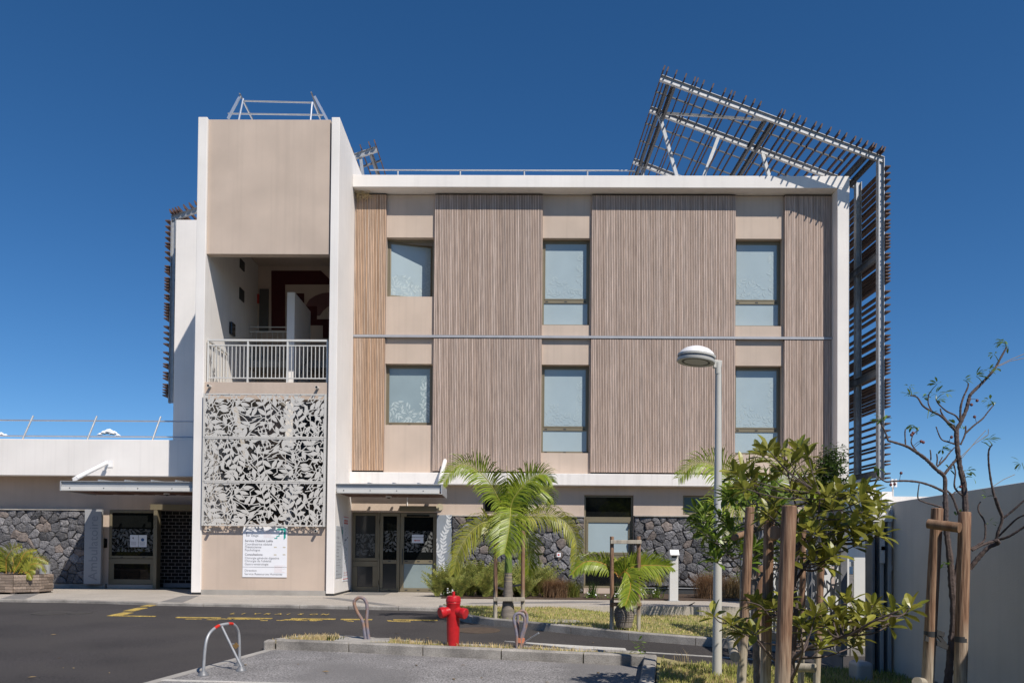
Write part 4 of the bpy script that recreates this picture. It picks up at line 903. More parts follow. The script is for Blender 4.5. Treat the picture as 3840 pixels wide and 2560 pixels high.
# corrugated duct loops
def spline(pts, n=10):
    P = [Vector(p) for p in pts]; out = []
    for i in range(len(P)-1):
        p0, p1, p2, p3 = P[max(i-1, 0)], P[i], P[i+1], P[min(i+2, len(P)-1)]
        for k in range(n):
            t = k/n; out.append(.5*((2*p1)+(p2-p0)*t+(2*p0-5*p1+4*p2-p3)*t*t+(3*p1-p0-3*p2+p3)*t**3))
    return out+[P[-1]]
def duct(name, pts, r, parent, mat=TUBEM):
    P = spline(pts, 14); L = [0]
    for a, c in zip(P[:-1], P[1:]): L.append(L[-1]+(c-a).length)
    n = int(L[-1]/.0055); Q = []; Rr = []; j = 0
    for i in range(n+1):
        s_ = L[-1]*i/n
        while j < len(L)-2 and L[j+1] < s_: j += 1
        Q.append(P[j].lerp(P[j+1], (s_-L[j])/max(1e-6, L[j+1]-L[j]))); Rr.append(r*(1 if i % 2 else .90))
    return MB().tube(Q, Rr, 10).build(name, mat, parent, smooth=True)
dg_ = 'corrugated cable ducts looped above the island'
D1 = thing('cable_duct', 'single grey corrugated duct loop standing in a concrete block on the island', 'cable duct', (-1.85, 10.78, gz(10.78)+.12), dg_)
BX('footing', CONCL, D1, -2.28, -1.56, 10.56, 10.95, gz(10.7)+.02, gz(10.7)+.128, bevel=.012)
z6 = lambda a, c, Y: W(900+a/2.94, 2150+c/2.94, Y)
duct('duct', [z6(a, c, 10.76) for a, c in ((1383, 735), (1372, 640), (1350, 520), (1292, 420), (1260, 330), (1270, 290), (1302, 265), (1335, 262), (1372, 282), (1396, 330), (1402, 400), (1396, 500), (1404, 600), (1423, 735))], .0238, D1)
D2 = thing('cable_duct', 'pair of grey corrugated duct loops tied with orange tape at the island kerb', 'cable duct', (.16, 10.2, gz(10.2)+.1), dg_)
disc('duct_collar', .2, 10.2, .16, CONC, .125)
z7 = lambda a, c, Y: W(1600+a/2.352, 2150+c/2.352, Y)
duct('duct', [z7(a, c, 10.12) for a, c in ((793, 690), (796, 560), (778, 450), (768, 395), (786, 357), (818, 348), (848, 362), (864, 400), (858, 470), (834, 560), (834, 690))], .0205, D2)
duct('duct', [z7(a, c, 10.24) for a, c in ((806, 690), (806, 560), (803, 420), (810, 350), (840, 326), (872, 340), (885, 385), (876, 460), (848, 560), (846, 690))], .0205, D2)
c = z7(822, 585, 10.16); MB().tube([c+Vector((0, 0, -.028)), c+Vector((.006, 0, .03))], [.062, .058], 12).build('tape_band', TAPE, D2); MB().tube([c+Vector((-.01, 0, -.13)), c+Vector((.0, 0, -.10))], [.05, .05], 12).build('tape_band', TAPE, D2)
MB().tube([z7(862, 606, 10.1), z7(920, 565, 10.02), z7(988, 522, 9.95)], .011, 8).build('broken_pipe', GALV, D2, smooth=True)
# folding parking hoop
Hp = thing('parking_hoop', 'galvanised parking hoop with red bands at the edge of the parking bay', 'parking barrier', (-3.15, 9.0, gz(9)))
f1 = Vector((-3.30, 8.72, gz(8.72)+.02)); f2 = Vector((-3.12, 9.36, gz(9.36)+.02)); f3 = Vector((-2.985, 9.02, gz(9.02)+.02)); up = Vector((0, 0, 1))
A = f1+up*.03; Bq = f2+up*.03; dn = (f2-f1)
hoop = spline([A, A+dn*.04+up*.26, A+dn*.13+up*.39, A+dn*.33+up*.455, A+dn*.52+up*.468, A+dn*.78+up*.455, A+dn*.93+up*.38, A+dn*.985+up*.26, Bq], 8)
MB().tube(hoop, .0165, 10).build('hoop', GALV, Hp, smooth=True); mid = A+dn*.46+up*.462; MB().tube([mid, f3+up*.03], .0145, 10).build('stay', GALV, Hp, smooth=True)
n_ = len(hoop)
for (i0, i1) in ((int(n_*.345), int(n_*.42)), (int(n_*.56), int(n_*.63))): MB().tube(hoop[i0:i1+1], .0175, 10).build('red_band', pm('red_tape', (.62, .03, .015), .5), Hp, smooth=True)
MB().tube(hoop[int(n_*.42)+1:int(n_*.56)], .0172, 10).build('grey_band', GREYP2, Hp, smooth=True)
for f in (f1, f2, f3): MB().lathe([(.062, 0), (.062, .008), (.045, .03), (.03, .05)], (f.x, f.y, f.z-.018), 14).build('foot', GALVD, Hp, smooth=True)
k_ = mid.lerp(f3, .42)+Vector((.055, .0, .0)); MB().beam(k_, k_+Vector((.035, 0, -.04)), .05, .022, (0, 1, 0)).build('padlock', BRASS, Hp)
MB().tube([mid.lerp(f3, .42), k_], .004, 6).build('shackle', GALV, Hp)
# street lamp
lx, ly = 2.24, 8.53; lz = gz(ly)+.09; SL = thing('street_lamp', 'pale grey street lamp with a single dome head beside the magnolia like tree', 'street lamp', (lx, ly, lz))
ztop = W(2695, 1402, ly).z; xt = W(2694, 1402, ly).x
MB().tube([(lx, ly, lz), (lx+(xt-lx)*.5, ly, (lz+ztop)/2), (xt, ly, ztop)], [.050, .042, .031], 20).build('post', pm('lamp_grey', (.52, .51, .47), .5, .04, 3), SL, smooth=True)
LG = MATS['lamp_grey']; zl = lambda a, c, Y=ly: W(2520+a/7.84, 1280+c/7.84, Y)
p0 = zl(1352, 955); p1 = zl(1352, 620); MB().tube([p0, p1], [.034, .034], 18).build('sleeve', LG, SL, smooth=True)
MB().beam(zl(1215, 660), zl(1450, 690), .05, .085).build('bracket', LG, SL, bevel=.006)
hc = zl(715, 500, ly-.02); tl = Matrix.Rotation(R(6.5), 4, 'Y')
def head(name, prof, mat):
    m = MB().lathe(prof, (0, 0, 0), 40); m.v = [tuple(hc+tl @ Vector(v)) for v in m.v]; return m.build(name, mat, SL, smooth=True)
head('lamp_dome', [(.188, .035), (.17, .068), (.13, .098), (.08, .118), (.03, .126), (.002, .127)], WPAINT); head('upper_rim', [(.19, .008), (.2, .010), (.2, .030), (.188, .0345)], LG); head('rim_groove', [(.188, -.012), (.188, .0075)], GALVD)
head('lower_rim', [(.165, -.040), (.196, -.044), (.2, -.036), (.2, -.016), (.19, -.0125)], LG); head('lamp_face', [(.002, -.030), (.11, -.032), (.16, -.036), (.164, -.0395)], pm('lamp_glass', (.22, .20, .17), .3)); head('lamp_trim', [(.12, -.0335), (.125, -.040), (.15, -.041), (.153, -.036)], DGREY)
# intercom pillar by the pavement
tx, ty = 3.82, 18.3; IP_ = thing('access_pillar', 'slim light grey access pillar with hooded head before the stone wall', 'access pillar', (tx, ty, 0))
BX('column', GREYP, IP_, tx-.097, tx+.097, ty, ty+.12, .0, 1.06, bevel=.006); BX('seam', GALVD, IP_, tx-.0975, tx+.0975, ty-.0015, ty+.05, .70, .703); BX('base_plate', GREYP2, IP_, tx-.13, tx+.13, ty-.03, ty+.15, -.001, .012)
MB().prism([(tx-.10, ty-.10, 1.05), (tx-.10, ty+.13, 1.05), (tx-.10, ty+.13, 1.17), (tx-.10, ty-.01, 1.17)][::-1], Vector((.20, 0, 0)), None).build('hood', WPAINT, IP_); BX('key_panel', DGREY, IP_, tx-.06, tx+.06, ty-.004, ty+.001, .98, 1.03)
# octagonal planter and pot at the left
Pl = thing('planter', 'octagonal planter of stacked weathered timber blocks in front of the wing', 'planter', (-11.72, 19.1, 0)); pc = Vector((-11.75, 19.15, 0)); pr = .72
for j in range(6):
    for i in range(8):
        a0 = math.pi/8+i*math.pi/4; a1 = a0+math.pi/4; rr = pr-random.uniform(0, .012)
        A_ = pc+Vector((rr*math.cos(a0), rr*math.sin(a0), 0)); B_ = pc+Vector((rr*math.cos(a1), rr*math.sin(a1), 0)); z = .075+j*.068
        if math.sin((a0+a1)/2) > .75: continue
        sp = random.choice((.28, .5, .66)); d = (B_-A_)
        for (s0, s1) in ((0.005, sp-.004), (sp+.004, .995)): MB().beam(A_+d*s0+up*z, A_+d*s1+up*z, .05, .062).build('timber_block', PLANK, Pl, bevel=.005, seg=1)
for i in range(8): a0 = math.pi/8+i*math.pi/4; q_ = pc+Vector((.62*math.cos(a0), .62*math.sin(a0), 0)); BX('foot_block', PLANK, Pl, q_.x-.05, q_.x+.05, q_.y-.05, q_.y+.05, 0, .044)
MB().lathe([(.66, .06), (.66, .44)], pc, 8).build('soil', SOIL, Pl)
pt = thing('ribbed_pot', 'tall grey ribbed pot standing behind the timber planter', 'pot', (-11.82, 20.35, 0)); prof = []
for k in range(40): h = .02+k*.0165; prof.append((.085+.05*(h/.65)+(.006 if k % 2 else 0), h))
MB().lathe([(.08, 0)]+prof, (-11.82, 20.35, 0), 24).build('body', GREYP2, pt, smooth=True)

# ================================================================== PALMS
def frond(mb, rb, pts, n, L, w, drop=.5, r=.009, face=False, vee=.5, tipL=.35):
    """rachis along pts with paired leaflets that hang under their own weight"""
    P = spline(pts, 8); rb.tube(P, [r*(1-.85*i/(len(P)-1))+.0012 for i in range(len(P))], 6)
    S = [0]
    for a, c in zip(P[:-1], P[1:]): S.append(S[-1]+(c-a).length)
    j = 0; n = int(n*1.0)
    for i in range(n):
        t = .06+.94*i/(n-1); s_ = S[-1]*t
        while j < len(S)-2 and S[j+1] < s_: j += 1
        p = P[j].lerp(P[j+1], (s_-S[j])/max(1e-6, S[j+1]-S[j])); d = (P[j+1]-P[j]).normalized()
        sd = d.cross(Vector((0, 0, 1))); sd = sd.normalized() if sd.length > .15 else d.cross(Vector((0, -1, .2))).normalized()
        if face: sd = d.cross(Vector((0, -1, .3))).normalized()
        nu = sd.cross(d).normalized()
        if face and nu.y > 0: nu = -nu
        env = (min(1, .45+t*2.2))*(1-(1-tipL)*max(0, (t-.45)/.55)**1.6)
        for k in (1, -1):
            l = 1.28*L*env*random.uniform(.85, 1.1); f = .45+.75*t+random.uniform(-.1, .1)
            v = (sd*k+d*f+nu*(vee*random.uniform(.5, 1.2))).normalized(); g_ = Vector((0, 0, -1))
            q0 = p; q1 = p+v*l*.38; v2 = (v+g_*drop*random.uniform(.6, 1.2)).normalized(); q2 = q1+v2*l*.36; v3 = (v2+g_*drop*1.4*random.uniform(.5, 1.2)).normalized(); q3 = q2+v3*l*.28
            wv = d*(w*.5)
            mb.add([q0-wv*.5, q0+wv*.5, q1-wv+nu*.002, q1+wv, q2-wv*.8, q2+wv*.8, q3], [(0, 1, 3, 2), (2, 3, 5, 4), (4, 5, 6)])
def palm_fronds(root, specs, mat, rmat, Yc):
    for (pts, n, L, w, dr, m, *fc) in specs:
        mb, rb = MB(), MB(); frond(mb, rb, pts, n, L, w, dr, face=bool(fc and fc[0])); f_ = rb.build('frond', rmat, root, smooth=True); mb.build('leaflets', m or mat, f_)
def ringed_trunk(root, prof, c, mat, n=18):
    return MB().lathe(prof, c, n).build('trunk', mat, root, smooth=True)
z2_ = lambda a, c, Y: W(1600+a/2.24, 1650+c/2.24, Y)
pb = Vector((.03, 13.5, .0)); P1 = thing('palm_tree', 'young feathery palm with green crownshaft tied between two stakes', 'palm tree', pb)
prof = [(.125, -.05), (.118, .05), (.098, .18), (.085, .3), (.075, .45), (.068, .6), (.064, .74)]
pp = []
for (r0, h0), (r1, h1) in zip(prof[:-1], prof[1:]):
    for k in range(4): t = k/4; h = h0+(h1-h0)*t; pp.append((r0+(r1-r0)*t+(.002 if (len(pp) % 3 == 0) else -.001), h))
ringed_trunk(P1, pp+[prof[-1]], pb, PALMT)
MB().lathe([(.062, .741), (.066, .80), (.062, .92), (.05, 1.08), (.042, 1.25), (.035, 1.5), (.03, 1.78)], pb, 16).build('crownshaft', CSHAFT, P1, smooth=True)
for h in (.715, .66, .6): MB().lathe([(.067+(.74-h)*.02, h-.006), (.0675+(.74-h)*.02, h+.006)], pb, 18).build('leaf_scar', pm('leaf_scar', (.36, .30, .2), .8), P1, smooth=True)
Yp = 13.5
def zz(pts, Y0, Y1, fn=z2_): n = len(pts); return [fn(a, c, Y0+(Y1-Y0)*i/(n-1)) for i, (a, c) in enumerate(pts)]
palm_fronds(P1, [
 (zz([(697, 590), (610, 500), (555, 400), (480, 300), (380, 225), (280, 205), (200, 265), (140, 350)], 13.5, 13.1), 78, .31, .021, .5, None, 1),
 (zz([(700, 590), (725, 500), (780, 420), (840, 350), (920, 295), (1000, 290), (1055, 350)], 13.5, 13.3), 70, .31, .021, .5, None, 1),
 (zz([(700, 600), (790, 520), (880, 440), (960, 415), (1020, 450), (1040, 520)], 13.5, 13.9), 56, .34, .02, .8, None, 1),
 (zz([(703, 600), (704, 570), (700, 650), (688, 760), (670, 860), (650, 950)], 13.45, 12.75), 70, .42, .022, .36, None),
 (zz([(690, 640), (560, 690), (480, 690), (390, 750), (310, 850), (255, 970), (225, 1120)], 13.5, 13.2), 74, .31, .022, .75, PALMY, 1),
 (zz([(710, 640), (880, 640), (1000, 620), (1100, 650), (1180, 705), (1235, 790), (1258, 900), (1235, 1060)], 13.5, 13.3), 76, .28, .022, .9, PALMY, 1),
 (zz([(710, 650), (790, 690), (830, 780), (852, 880), (858, 1000), (850, 1120)], 13.5, 13.8), 66, .32, .021, .5, None, 1),
 (zz([(690, 640), (600, 640), (545, 720), (560, 800)], 13.5, 13.9), 34, .24, .018, .9, PALMY),
 (zz([(706, 640), (760, 560), (700, 440), (690, 380)], 13.5, 14.0), 34, .28, .018, .4, None)], PALMG, RACH, Yp)
MB().tube([z2_(690, 600, 13.5), z2_(682, 420, 13.48), z2_(672, 215, 13.45)], [.012, .008, .003], 8).build('spear_leaf', RACH, P1, smooth=True)
def stake_mat(name, mid, soft):
    m = bpy.data.materials.new(name); m.use_nodes = True; N = m.node_tree.nodes; L = m.node_tree.links; P = N['Principled BSDF']; P.inputs['Roughness'].default_value = .82
    tc = N.new('ShaderNodeTexCoord'); sp = N.new('ShaderNodeSeparateXYZ'); L.new(tc.outputs['Generated'], sp.inputs[0]); geo = N.new('ShaderNodeNewGeometry')
    def ns(sc, st, det=6):
        mp = N.new('ShaderNodeMapping'); mp.inputs['Scale'].default_value = st; L.new(geo.outputs['Position'], mp.inputs[0]); n = N.new('ShaderNodeTexNoise'); n.inputs['Scale'].default_value = sc; n.inputs['Detail'].default_value = det; L.new(mp.outputs[0], n.inputs['Vector']); return n.outputs['Fac']
    def ramp(f, cols):
        r = N.new('ShaderNodeValToRGB'); e = r.color_ramp.elements
        while len(e) < len(cols): e.new(.5)
        for q, (p, c) in zip(e, cols): q.position = p; q.color = (*c, 1)
        L.new(f, r.inputs[0]); return r.outputs[0]
    g1 = ns(9, (9, 9, .55)); dark = ramp(g1, [(.3, (.10, .05, .028)), (.5, (.24, .135, .08)), (.7, (.36, .235, .15))]); pale = ramp(g1, [(.3, (.24, .205, .15)), (.52, (.40, .36, .28)), (.7, (.50, .47, .38))])
    ad = N.new('ShaderNodeMath'); ad.operation = 'MULTIPLY_ADD'; L.new(ns(3, (3, 3, 1)), ad.inputs[0]); ad.inputs[1].default_value = .35; L.new(sp.outputs['Z'], ad.inputs[2])
    mr = N.new('ShaderNodeMapRange'); mr.inputs[1].default_value = mid-soft+.175; mr.inputs[2].default_value = mid+soft+.175; L.new(ad.outputs[0], mr.inputs[0])
    mx = N.new('ShaderNodeMix'); mx.data_type = 'RGBA'; L.new(mr.outputs[0], mx.inputs[0]); L.new(pale, mx.inputs[6]); L.new(dark, mx.inputs[7]); L.new(mx.outputs[2], P.inputs['Base Color'])
    b = N.new('ShaderNodeBump'); b.inputs['Strength'].default_value = .5; b.inputs['Distance'].default_value = .01; L.new(g1, b.inputs['Height']); L.new(b.outputs[0], P.inputs['Normal']); return m
STK = stake_mat('weathered_stake', .42, .14); STK2 = stake_mat('weathered_stake_low', .24, .10)
def stake(root, a, b, r, mat=None, name='post'):
    n = 9; a = Vector(a); b = Vector(b); rr = random.Random(int(a.x*1000))
    o = MB().tube([a.lerp(b, i/n) for i in range(n+1)]+[b+(b-a).normalized()*r*.12], [r*(1.03-.05*i/n+rr.uniform(-.02, .02)) for i in range(n+1)]+[r*.86], 16).build(name, mat or STK, root, smooth=True); return o
def tie(root, a, b): MB().beam(a, b, .008, .035).build('strap', DGREY, root)
K1 = thing('tree_stakes', 'pair of brown timber stakes with low crossbar holding the feathery palm', 'tree stakes', (.03, 13.5, 0))
for pxs in (577, 807):
    a = z2_(pxs, 1465, 13.42); c = z2_(pxs+3, 760, 13.42); stake(K1, (a.x, a.y, -.06), c, .034, STK2)
a = z2_(562, 1334, 13.37); c = z2_(826, 1334, 13.37); MB().beam(a, c, .05, .065).build('crossbar', TIMBG, K1, bevel=.006); 
tie(K1, z2_(577, 1230, 13.4), z2_(695, 1262, 13.5)); tie(K1, z2_(807, 1210, 13.4), z2_(705, 1225, 13.5))
# bottle palm
z3 = lambda a, c, Y: W(2100+a/2.24, 1750+c/2.24, Y)
qb = Vector((1.80, 12.25, .02)); P2 = thing('bottle_palm', 'small bottle palm with swollen grey base between two tall stakes', 'palm tree', qb)
pp = [(.115, -.06)]
for k in range(26): h = k/25*.30; pp.append((.128+.028*math.sin(math.pi*min(1, h/.27))-(.03*max(0, (h-.2)/.1))+(.003 if k % 3 == 0 else -.002), h))
ringed_trunk(P2, pp+[(.07, .32), (.05, .36), (.042, .45)], qb, pm('bottle_trunk', (.23, .20, .175), .85, .25, 10, .5, 50, stretch=(1, 1, 6)), 22)
MB().tube([qb+Vector((0, 0, .44)), qb+Vector((-.02, 0, .62)), qb+Vector((-.09, 0, .86))], [.042, .036, .028], 12).build('crownshaft', pm('brown_shaft', (.13, .085, .055), .7, .2, 10), P2, smooth=True)
cr = (478, 905)
palm_fronds(P2, [
 (zz([cr, (430, 850), (330, 800), (220, 795), (140, 850), (105, 900)], 12.25, 12.1, z3), 52, .21, .021, .7, PALMG, 1),
 (zz([(490, 930), (560, 860), (670, 830), (800, 825), (930, 835)], 12.25, 12.1, z3), 56, .25, .022, .3, None, 1),
 (zz([(490, 930), (540, 880), (585, 920), (592, 1000), (575, 1090), (545, 1160)], 12.2, 11.85, z3), 62, .26, .022, .35, None, 1),
 (zz([(490, 930), (600, 860), (720, 850), (820, 890), (850, 960)], 12.25, 12.5, z3), 46, .24, .02, .8, PALMY, 1),
 (zz([cr, (470, 830), (480, 780)], 12.25, 12.4, z3), 20, .2, .02, .3, PALMY),
 (zz([(480, 920), (540, 850), (600, 790), (640, 760)], 12.25, 12.5, z3), 26, .22, .02, .3, None)], PALMG, RACHO, 12.25)
K2 = thing('tree_stakes', 'tall pair of weathered stakes with upper and lower crossbars around the bottle palm', 'tree stakes', (1.8, 12.2, 0))
for pxs in (436, 661):
    a = z3(pxs-1, 1335, 12.15); c = z3(pxs, 585, 12.15); stake(K2, (a.x, a.y, -.1), c, .031, STK2)
for zc, mt in ((629, TIMBG), (1152, TIMB)): MB().beam(z3(424, zc, 12.1), z3(684, zc, 12.1), .045, .058).build('crossbar', mt, K2, bevel=.006)
# palm further back, mostly behind the foreground trees
rb_ = Vector((4.75, 15.3, -.1)); P3 = thing('palm_tree', 'feathery palm standing behind the staked trees near the stone wall', 'palm tree', rb_)
ringed_trunk(P3, [(.11, -.1), (.09, .3), (.07, .9), (.065, 1.2)], rb_, PALMT); MB().lathe([(.065, 1.201), (.066, 1.3), (.045, 1.7), (.03, 2.1)], rb_, 14).build('crownshaft', CSHAFT, P3, smooth=True)
c0 = rb_+Vector((0, 0, 2.1)); pxp = lambda L_, Y0, Y1: [c0]+[W(a, c, Y0+(Y1-Y0)*i/len(L_)) for i, (a, c) in enumerate(L_)]
palm_fronds(P3, [(pxp([(2760, 1830), (2710, 1770), (2650, 1735), (2590, 1745), (2545, 1790)], 15.2, 15.0), 62, .40, .026, .5, None, 1), (pxp([(2780, 1810), (2800, 1760), (2840, 1730), (2900, 1740)], 15.2, 14.8), 44, .42, .024, .4, None),
 (pxp([(2740, 1880), (2690, 1880), (2650, 1930), (2630, 2010)], 15.2, 14.7), 54, .40, .024, .7, None, 1), (pxp([(2860, 1850), (2940, 1800), (3010, 1800), (3060, 1860)], 15.2, 15.0), 60, .40, .026, .5, None, 1), (pxp([(2760, 1900), (2740, 1960), (2730, 2030)], 15.0, 14.4), 40, .40, .022, .8, PALMY), (pxp([(2820, 1900), (2880, 1900), (2950, 1960)], 15.2, 15.5), 40, .4, .022, .8, None)], PALMG, RACH, 15)
# areca palm in the planter
pa = thing('potted_palm', 'low bushy palm with yellow stems growing in the timber planter', 'palm', (-11.75, 19.15, .44))
z0_ = lambda a, c, Y: W(a/6.03, 2000+c/6.03, Y)
S_ = []
ra = random.Random(4)
for (pts, L) in (([(140, 900), (140, 640), (150, 560), (220, 430), (330, 330), (480, 270)], .20), ([(130, 900), (120, 560), (60, 430), (-30, 330)], .2), ([(170, 900), (190, 840), (240, 770), (330, 745), (450, 800), (540, 900), (530, 1000)], .15), ([(300, 900), (450, 640), (560, 440), (680, 380), (820, 365)], .10),
                 ([(350, 900), (450, 700), (600, 580), (800, 530), (950, 560), (1080, 640)], .17), ([(500, 880), (700, 700), (880, 680), (980, 740), (1040, 860)], .13), ([(250, 900), (350, 640), (480, 560), (600, 620)], .18), ([(420, 900), (560, 740), (700, 640), (820, 620)], .16), ([(560, 900), (680, 820), (780, 830)], .13), ([(100, 900), (60, 700), (-60, 600)], .2), ([(220, 900), (300, 700), (290, 560), (350, 480)], .18), ([(600, 880), (660, 900), (720, 1010)], .10), ([(480, 900), (520, 700), (600, 520), (720, 480)], .16)):
    y0 = ra.uniform(18.75, 19.3); S_.append((zz(pts, y0, y0+ra.uniform(-.25, .25), z0_), 40, L*1.15, .017, .5, ra.choice((None, PALMY)), 1))
palm_fronds(pa, S_, PALMG, RACHO, 19)

# ================================================================== SHRUBS ALONG THE WALL
def fern(x, y, h, n, seed, mat=FERN, label=None, spread=.62):
    r_ = random.Random(seed); t = thing('fern', label or 'bushy yellow green sword fern under the dark stone wall', 'fern', (x, y, .02), 'sword ferns along the stone wall')
    mb = MB()
    for i in range(n):
        a = r_.uniform(0, 6.283); l = h*r_.uniform(.7, 1.15); lean = r_.uniform(.1, 1)*spread
        P = [Vector((x+math.cos(a)*lean*s_**1.6*l*1.6+r_.uniform(-.03, .03), y+math.sin(a)*lean*s_**1.6*l*1.2, .02+l*(s_-.28*lean*s_**2.6))) for s_ in (0, .25, .5, .75, 1)]
        P = spline(P, 5); m = len(P)
        for k in range(2, m):
            d = (P[k]-P[k-1]).normalized(); sd = d.cross(Vector((0, -1, .3))).normalized(); e = .075*h*1.6*math.sin(math.pi*min(1, .12+.86*k/m))**.8
            for q in (1, -1):
                b0 = P[k-1]; tip = b0+sd*q*e*r_.uniform(.8, 1.15)+d*e*.35+Vector((0, 0, -.1*e)); wv = d*.018
                mb.add([b0-wv*.4, b0+wv*.8, b0.lerp(tip, .6)+wv*.9, tip], [(0, 1, 2, 3)])
    return mb.build('fronds', mat, t)
ff = random.Random(6)
for i, (px, h, yy) in enumerate(((1640, .42, 19.0), (1668, .52, 19.3), (1700, .60, 19.1), (1735, .62, 19.4), (1765, .66, 19.2), (1800, .70, 19.5), (1838, .58, 19.1), (1870, .62, 19.4), (1905, .50, 19.0), (1940, .58, 19.3), (1975, .60, 19.1), (2005, .62, 19.3), (2040, .52, 19.6), (1820, .45, 18.8), (1725, .42, 18.75), (1965, .42, 18.75))):
    ORD = ('first', 'second', 'third', 'fourth', 'fifth', 'sixth', 'seventh', 'eighth', 'ninth', 'tenth', 'eleventh', 'twelfth', 'last')
    fern(W(px, 2200, yy).x, yy, h*1.3, 42, 40+i, label=('%s sword fern from the glazed door in the row under the stone wall' % ORD[i]) if i < 13 else ('low sword fern in front of the row, behind the palm trunk', 'low sword fern in front of the row, nearest the glazed door', 'low sword fern in front of the row, nearest the brown grass clump')[i-13])
def tuft(name, label, cat, x, y, h, n, mat, spread=.5, wid=.004, seed=1, group=None, bs=.05):
    r_ = random.Random(seed); t = thing(name, label, cat, (x, y, .02), group); mb = MB()
    for i in range(n):
        a = r_.uniform(0, 6.283); l = h*r_.uniform(.55, 1.05); le = spread*r_.random()**.7; b = Vector((x+r_.gauss(0, bs), y+r_.gauss(0, bs), .02)); dr = Vector((math.cos(a), math.sin(a), 0)); wv = Vector((-dr.y, dr.x, 0))*wid+Vector((wid, 0, 0))*.5
        p1 = b+dr*le*l*.35+Vector((0, 0, l*.55)); p2 = b+dr*le*l*1.05+Vector((0, 0, l*(1-.25*le)))
        mb.add([b-wv, b+wv, p1+wv*.8, p1-wv*.8, p2], [(0, 1, 2, 3), (3, 2, 4)])
    mb.build('blades', mat, t); return t
X_ = lambda px, y: W(px, 2200, y).x
tuft('ornamental_grass', 'rounded clump of dry reddish brown grass between ferns and the tall window', 'grass clump', X_(2082, 19), 19.0, .56, 1500, BRUSH, .95, .0035, 3, bs=.12)
tuft('ornamental_grass', 'yellow green grass clump beside the reddish brown clump by the tall window', 'grass clump', X_(2145, 19.1), 19.1, .46, 700, FERN, .9, .004, 4, bs=.08)
tuft('ornamental_grass', 'large brown grass clump seen just past the lamp post at the stone wall', 'grass clump', X_(2660, 19.2), 19.2, .74, 1500, BRUSH, .85, .0035, 5, bs=.12)
tuft('ornamental_grass', 'loose tan grass clump against the stone wall behind the staked trees', 'grass clump', X_(2745, 19.5), 19.5, .66, 800, pm('tan_grass', (.27, .19, .09), .8, .2, 5, island=.3, trans=.2), .85, .0035, 6, bs=.12)
tuft('sedge', 'dark green spiky sedge in front of the tall ground floor window', 'plant', X_(2222, 19), 19.0, .45, 90, LEAFC, .55, .007, 7)
tuft('sedge', 'small dark spiky sedge behind the bottle palm stakes', 'plant', X_(2318, 19), 19.0, .42, 60, LEAFC, .5, .007, 8)
def leafy(name, label, cat, x, y, z, h, n, mat, L, w, rad, seed, flowers=0, group=None):
    r_ = random.Random(seed); t = thing(name, label, cat, (x, y, z), group); mb = MB()
    for i in range(n):
        a = r_.uniform(0, 6.283); rr = rad*math.sqrt(r_.random()); p = Vector((x+rr*math.cos(a), y+rr*math.sin(a), z+h*r_.random()*(1-.5*(rr/rad)**2)))
        d = Vector((r_.gauss(0, 1), r_.gauss(0, 1), r_.uniform(-.2, 1))).normalized(); leaf3(mb, p, d, L*r_.uniform(.7, 1.2), w, r_)
    mb.build('foliage', mat, t)
    for i in range(flowers):
        a = r_.uniform(0, 6.283); rr = rad*math.sqrt(r_.random()); p = (x+rr*math.cos(a), y+rr*math.sin(a)-.02, z+h*r_.uniform(.5, 1)); MB().lathe([(.003, -.012), (.02, 0), (.012, .012)], p, 6).build('flower', WPAINT, t)
    return t
def leaf3(mb, p, d, L, w, r_, fold=.25, curl=.25):
    d = d.normalized(); s = d.cross(Vector((0, 0, 1))); s = s.normalized() if s.length > .1 else Vector((1, 0, 0)); n = s.cross(d)
    if n.z < 0: n = -n
    tw = r_.uniform(-.5, .5); s = (s+n*tw).normalized(); n = s.cross(d)
    if n.z < 0: n = -n
    def q(t, k): return p+d*(L*t)-n*(curl*L*t*t)+s*(k*w*.5)+n*(abs(k)*fold*w*.5)
    mb.add([q(0, 0), q(.32, .72), q(.32, 0), q(.32, -.72), q(.66, 1), q(.66, 0), q(.66, -1), q(.88, .6), q(.88, 0), q(.88, -.6), q(1, 0)],
           [(0, 2, 1), (0, 3, 2), (1, 2, 5, 4), (2, 3, 6, 5), (4, 5, 8, 7), (5, 6, 9, 8), (7, 8, 10), (8, 9, 10)])
leafy('flowering_plant', 'low leafy plant with white flowers at the foot of the ferns by the door', 'plant', X_(1690, 18.65), 18.65, .02, .22, 90, LEAFC, .07, .03, .22, 1, 9)
leafy('flowering_plant', 'low green plant with tiny white flowers under the tall window', 'plant', X_(2222, 18.65), 18.65, .02, .14, 70, LEAFL, .06, .025, .2, 2, 5)
leafy('flowering_plant', 'low green plant with white flowers beside the access pillar', 'plant', X_(2440, 18.7), 18.7, .02, .22, 80, LEAFB, .08, .03, .25, 3, 6)
leafy('flowering_plant', 'small leafy plant between the bottle palm and the tall window', 'plant', X_(2290, 18.65), 18.65, .02, .13, 50, LEAFL, .06, .025, .2, 4, 4)
tuft('palm_seedling', 'small fan of narrow leaves growing under the dark stone wall left of the pillar', 'plant', X_(2460, 19.2), 19.2, .36, 40, LEAFB, .9, .008, 10)
leafy('vine', 'leafy green shrub against the stone wall behind the lamp post', 'plant', X_(2660, 19.9), 19.9, .02, .75, 260, LEAFB, .08, .03, .28, 5)
leafy('vine', 'leafy green shrub against the stone wall behind the staked trees', 'plant', X_(2790, 19.9), 19.9, .02, .8, 300, LEAFL, .08, .04, .4, 6)
wk = G(2408, 2470, .13); leafy('weed', 'small bright green weed sprouting at the corner of the island kerb', 'weed', 1.60, 9.70, gz(9.7)+.1, .24, 34, LEAFL, .075, .028, .055, 7)
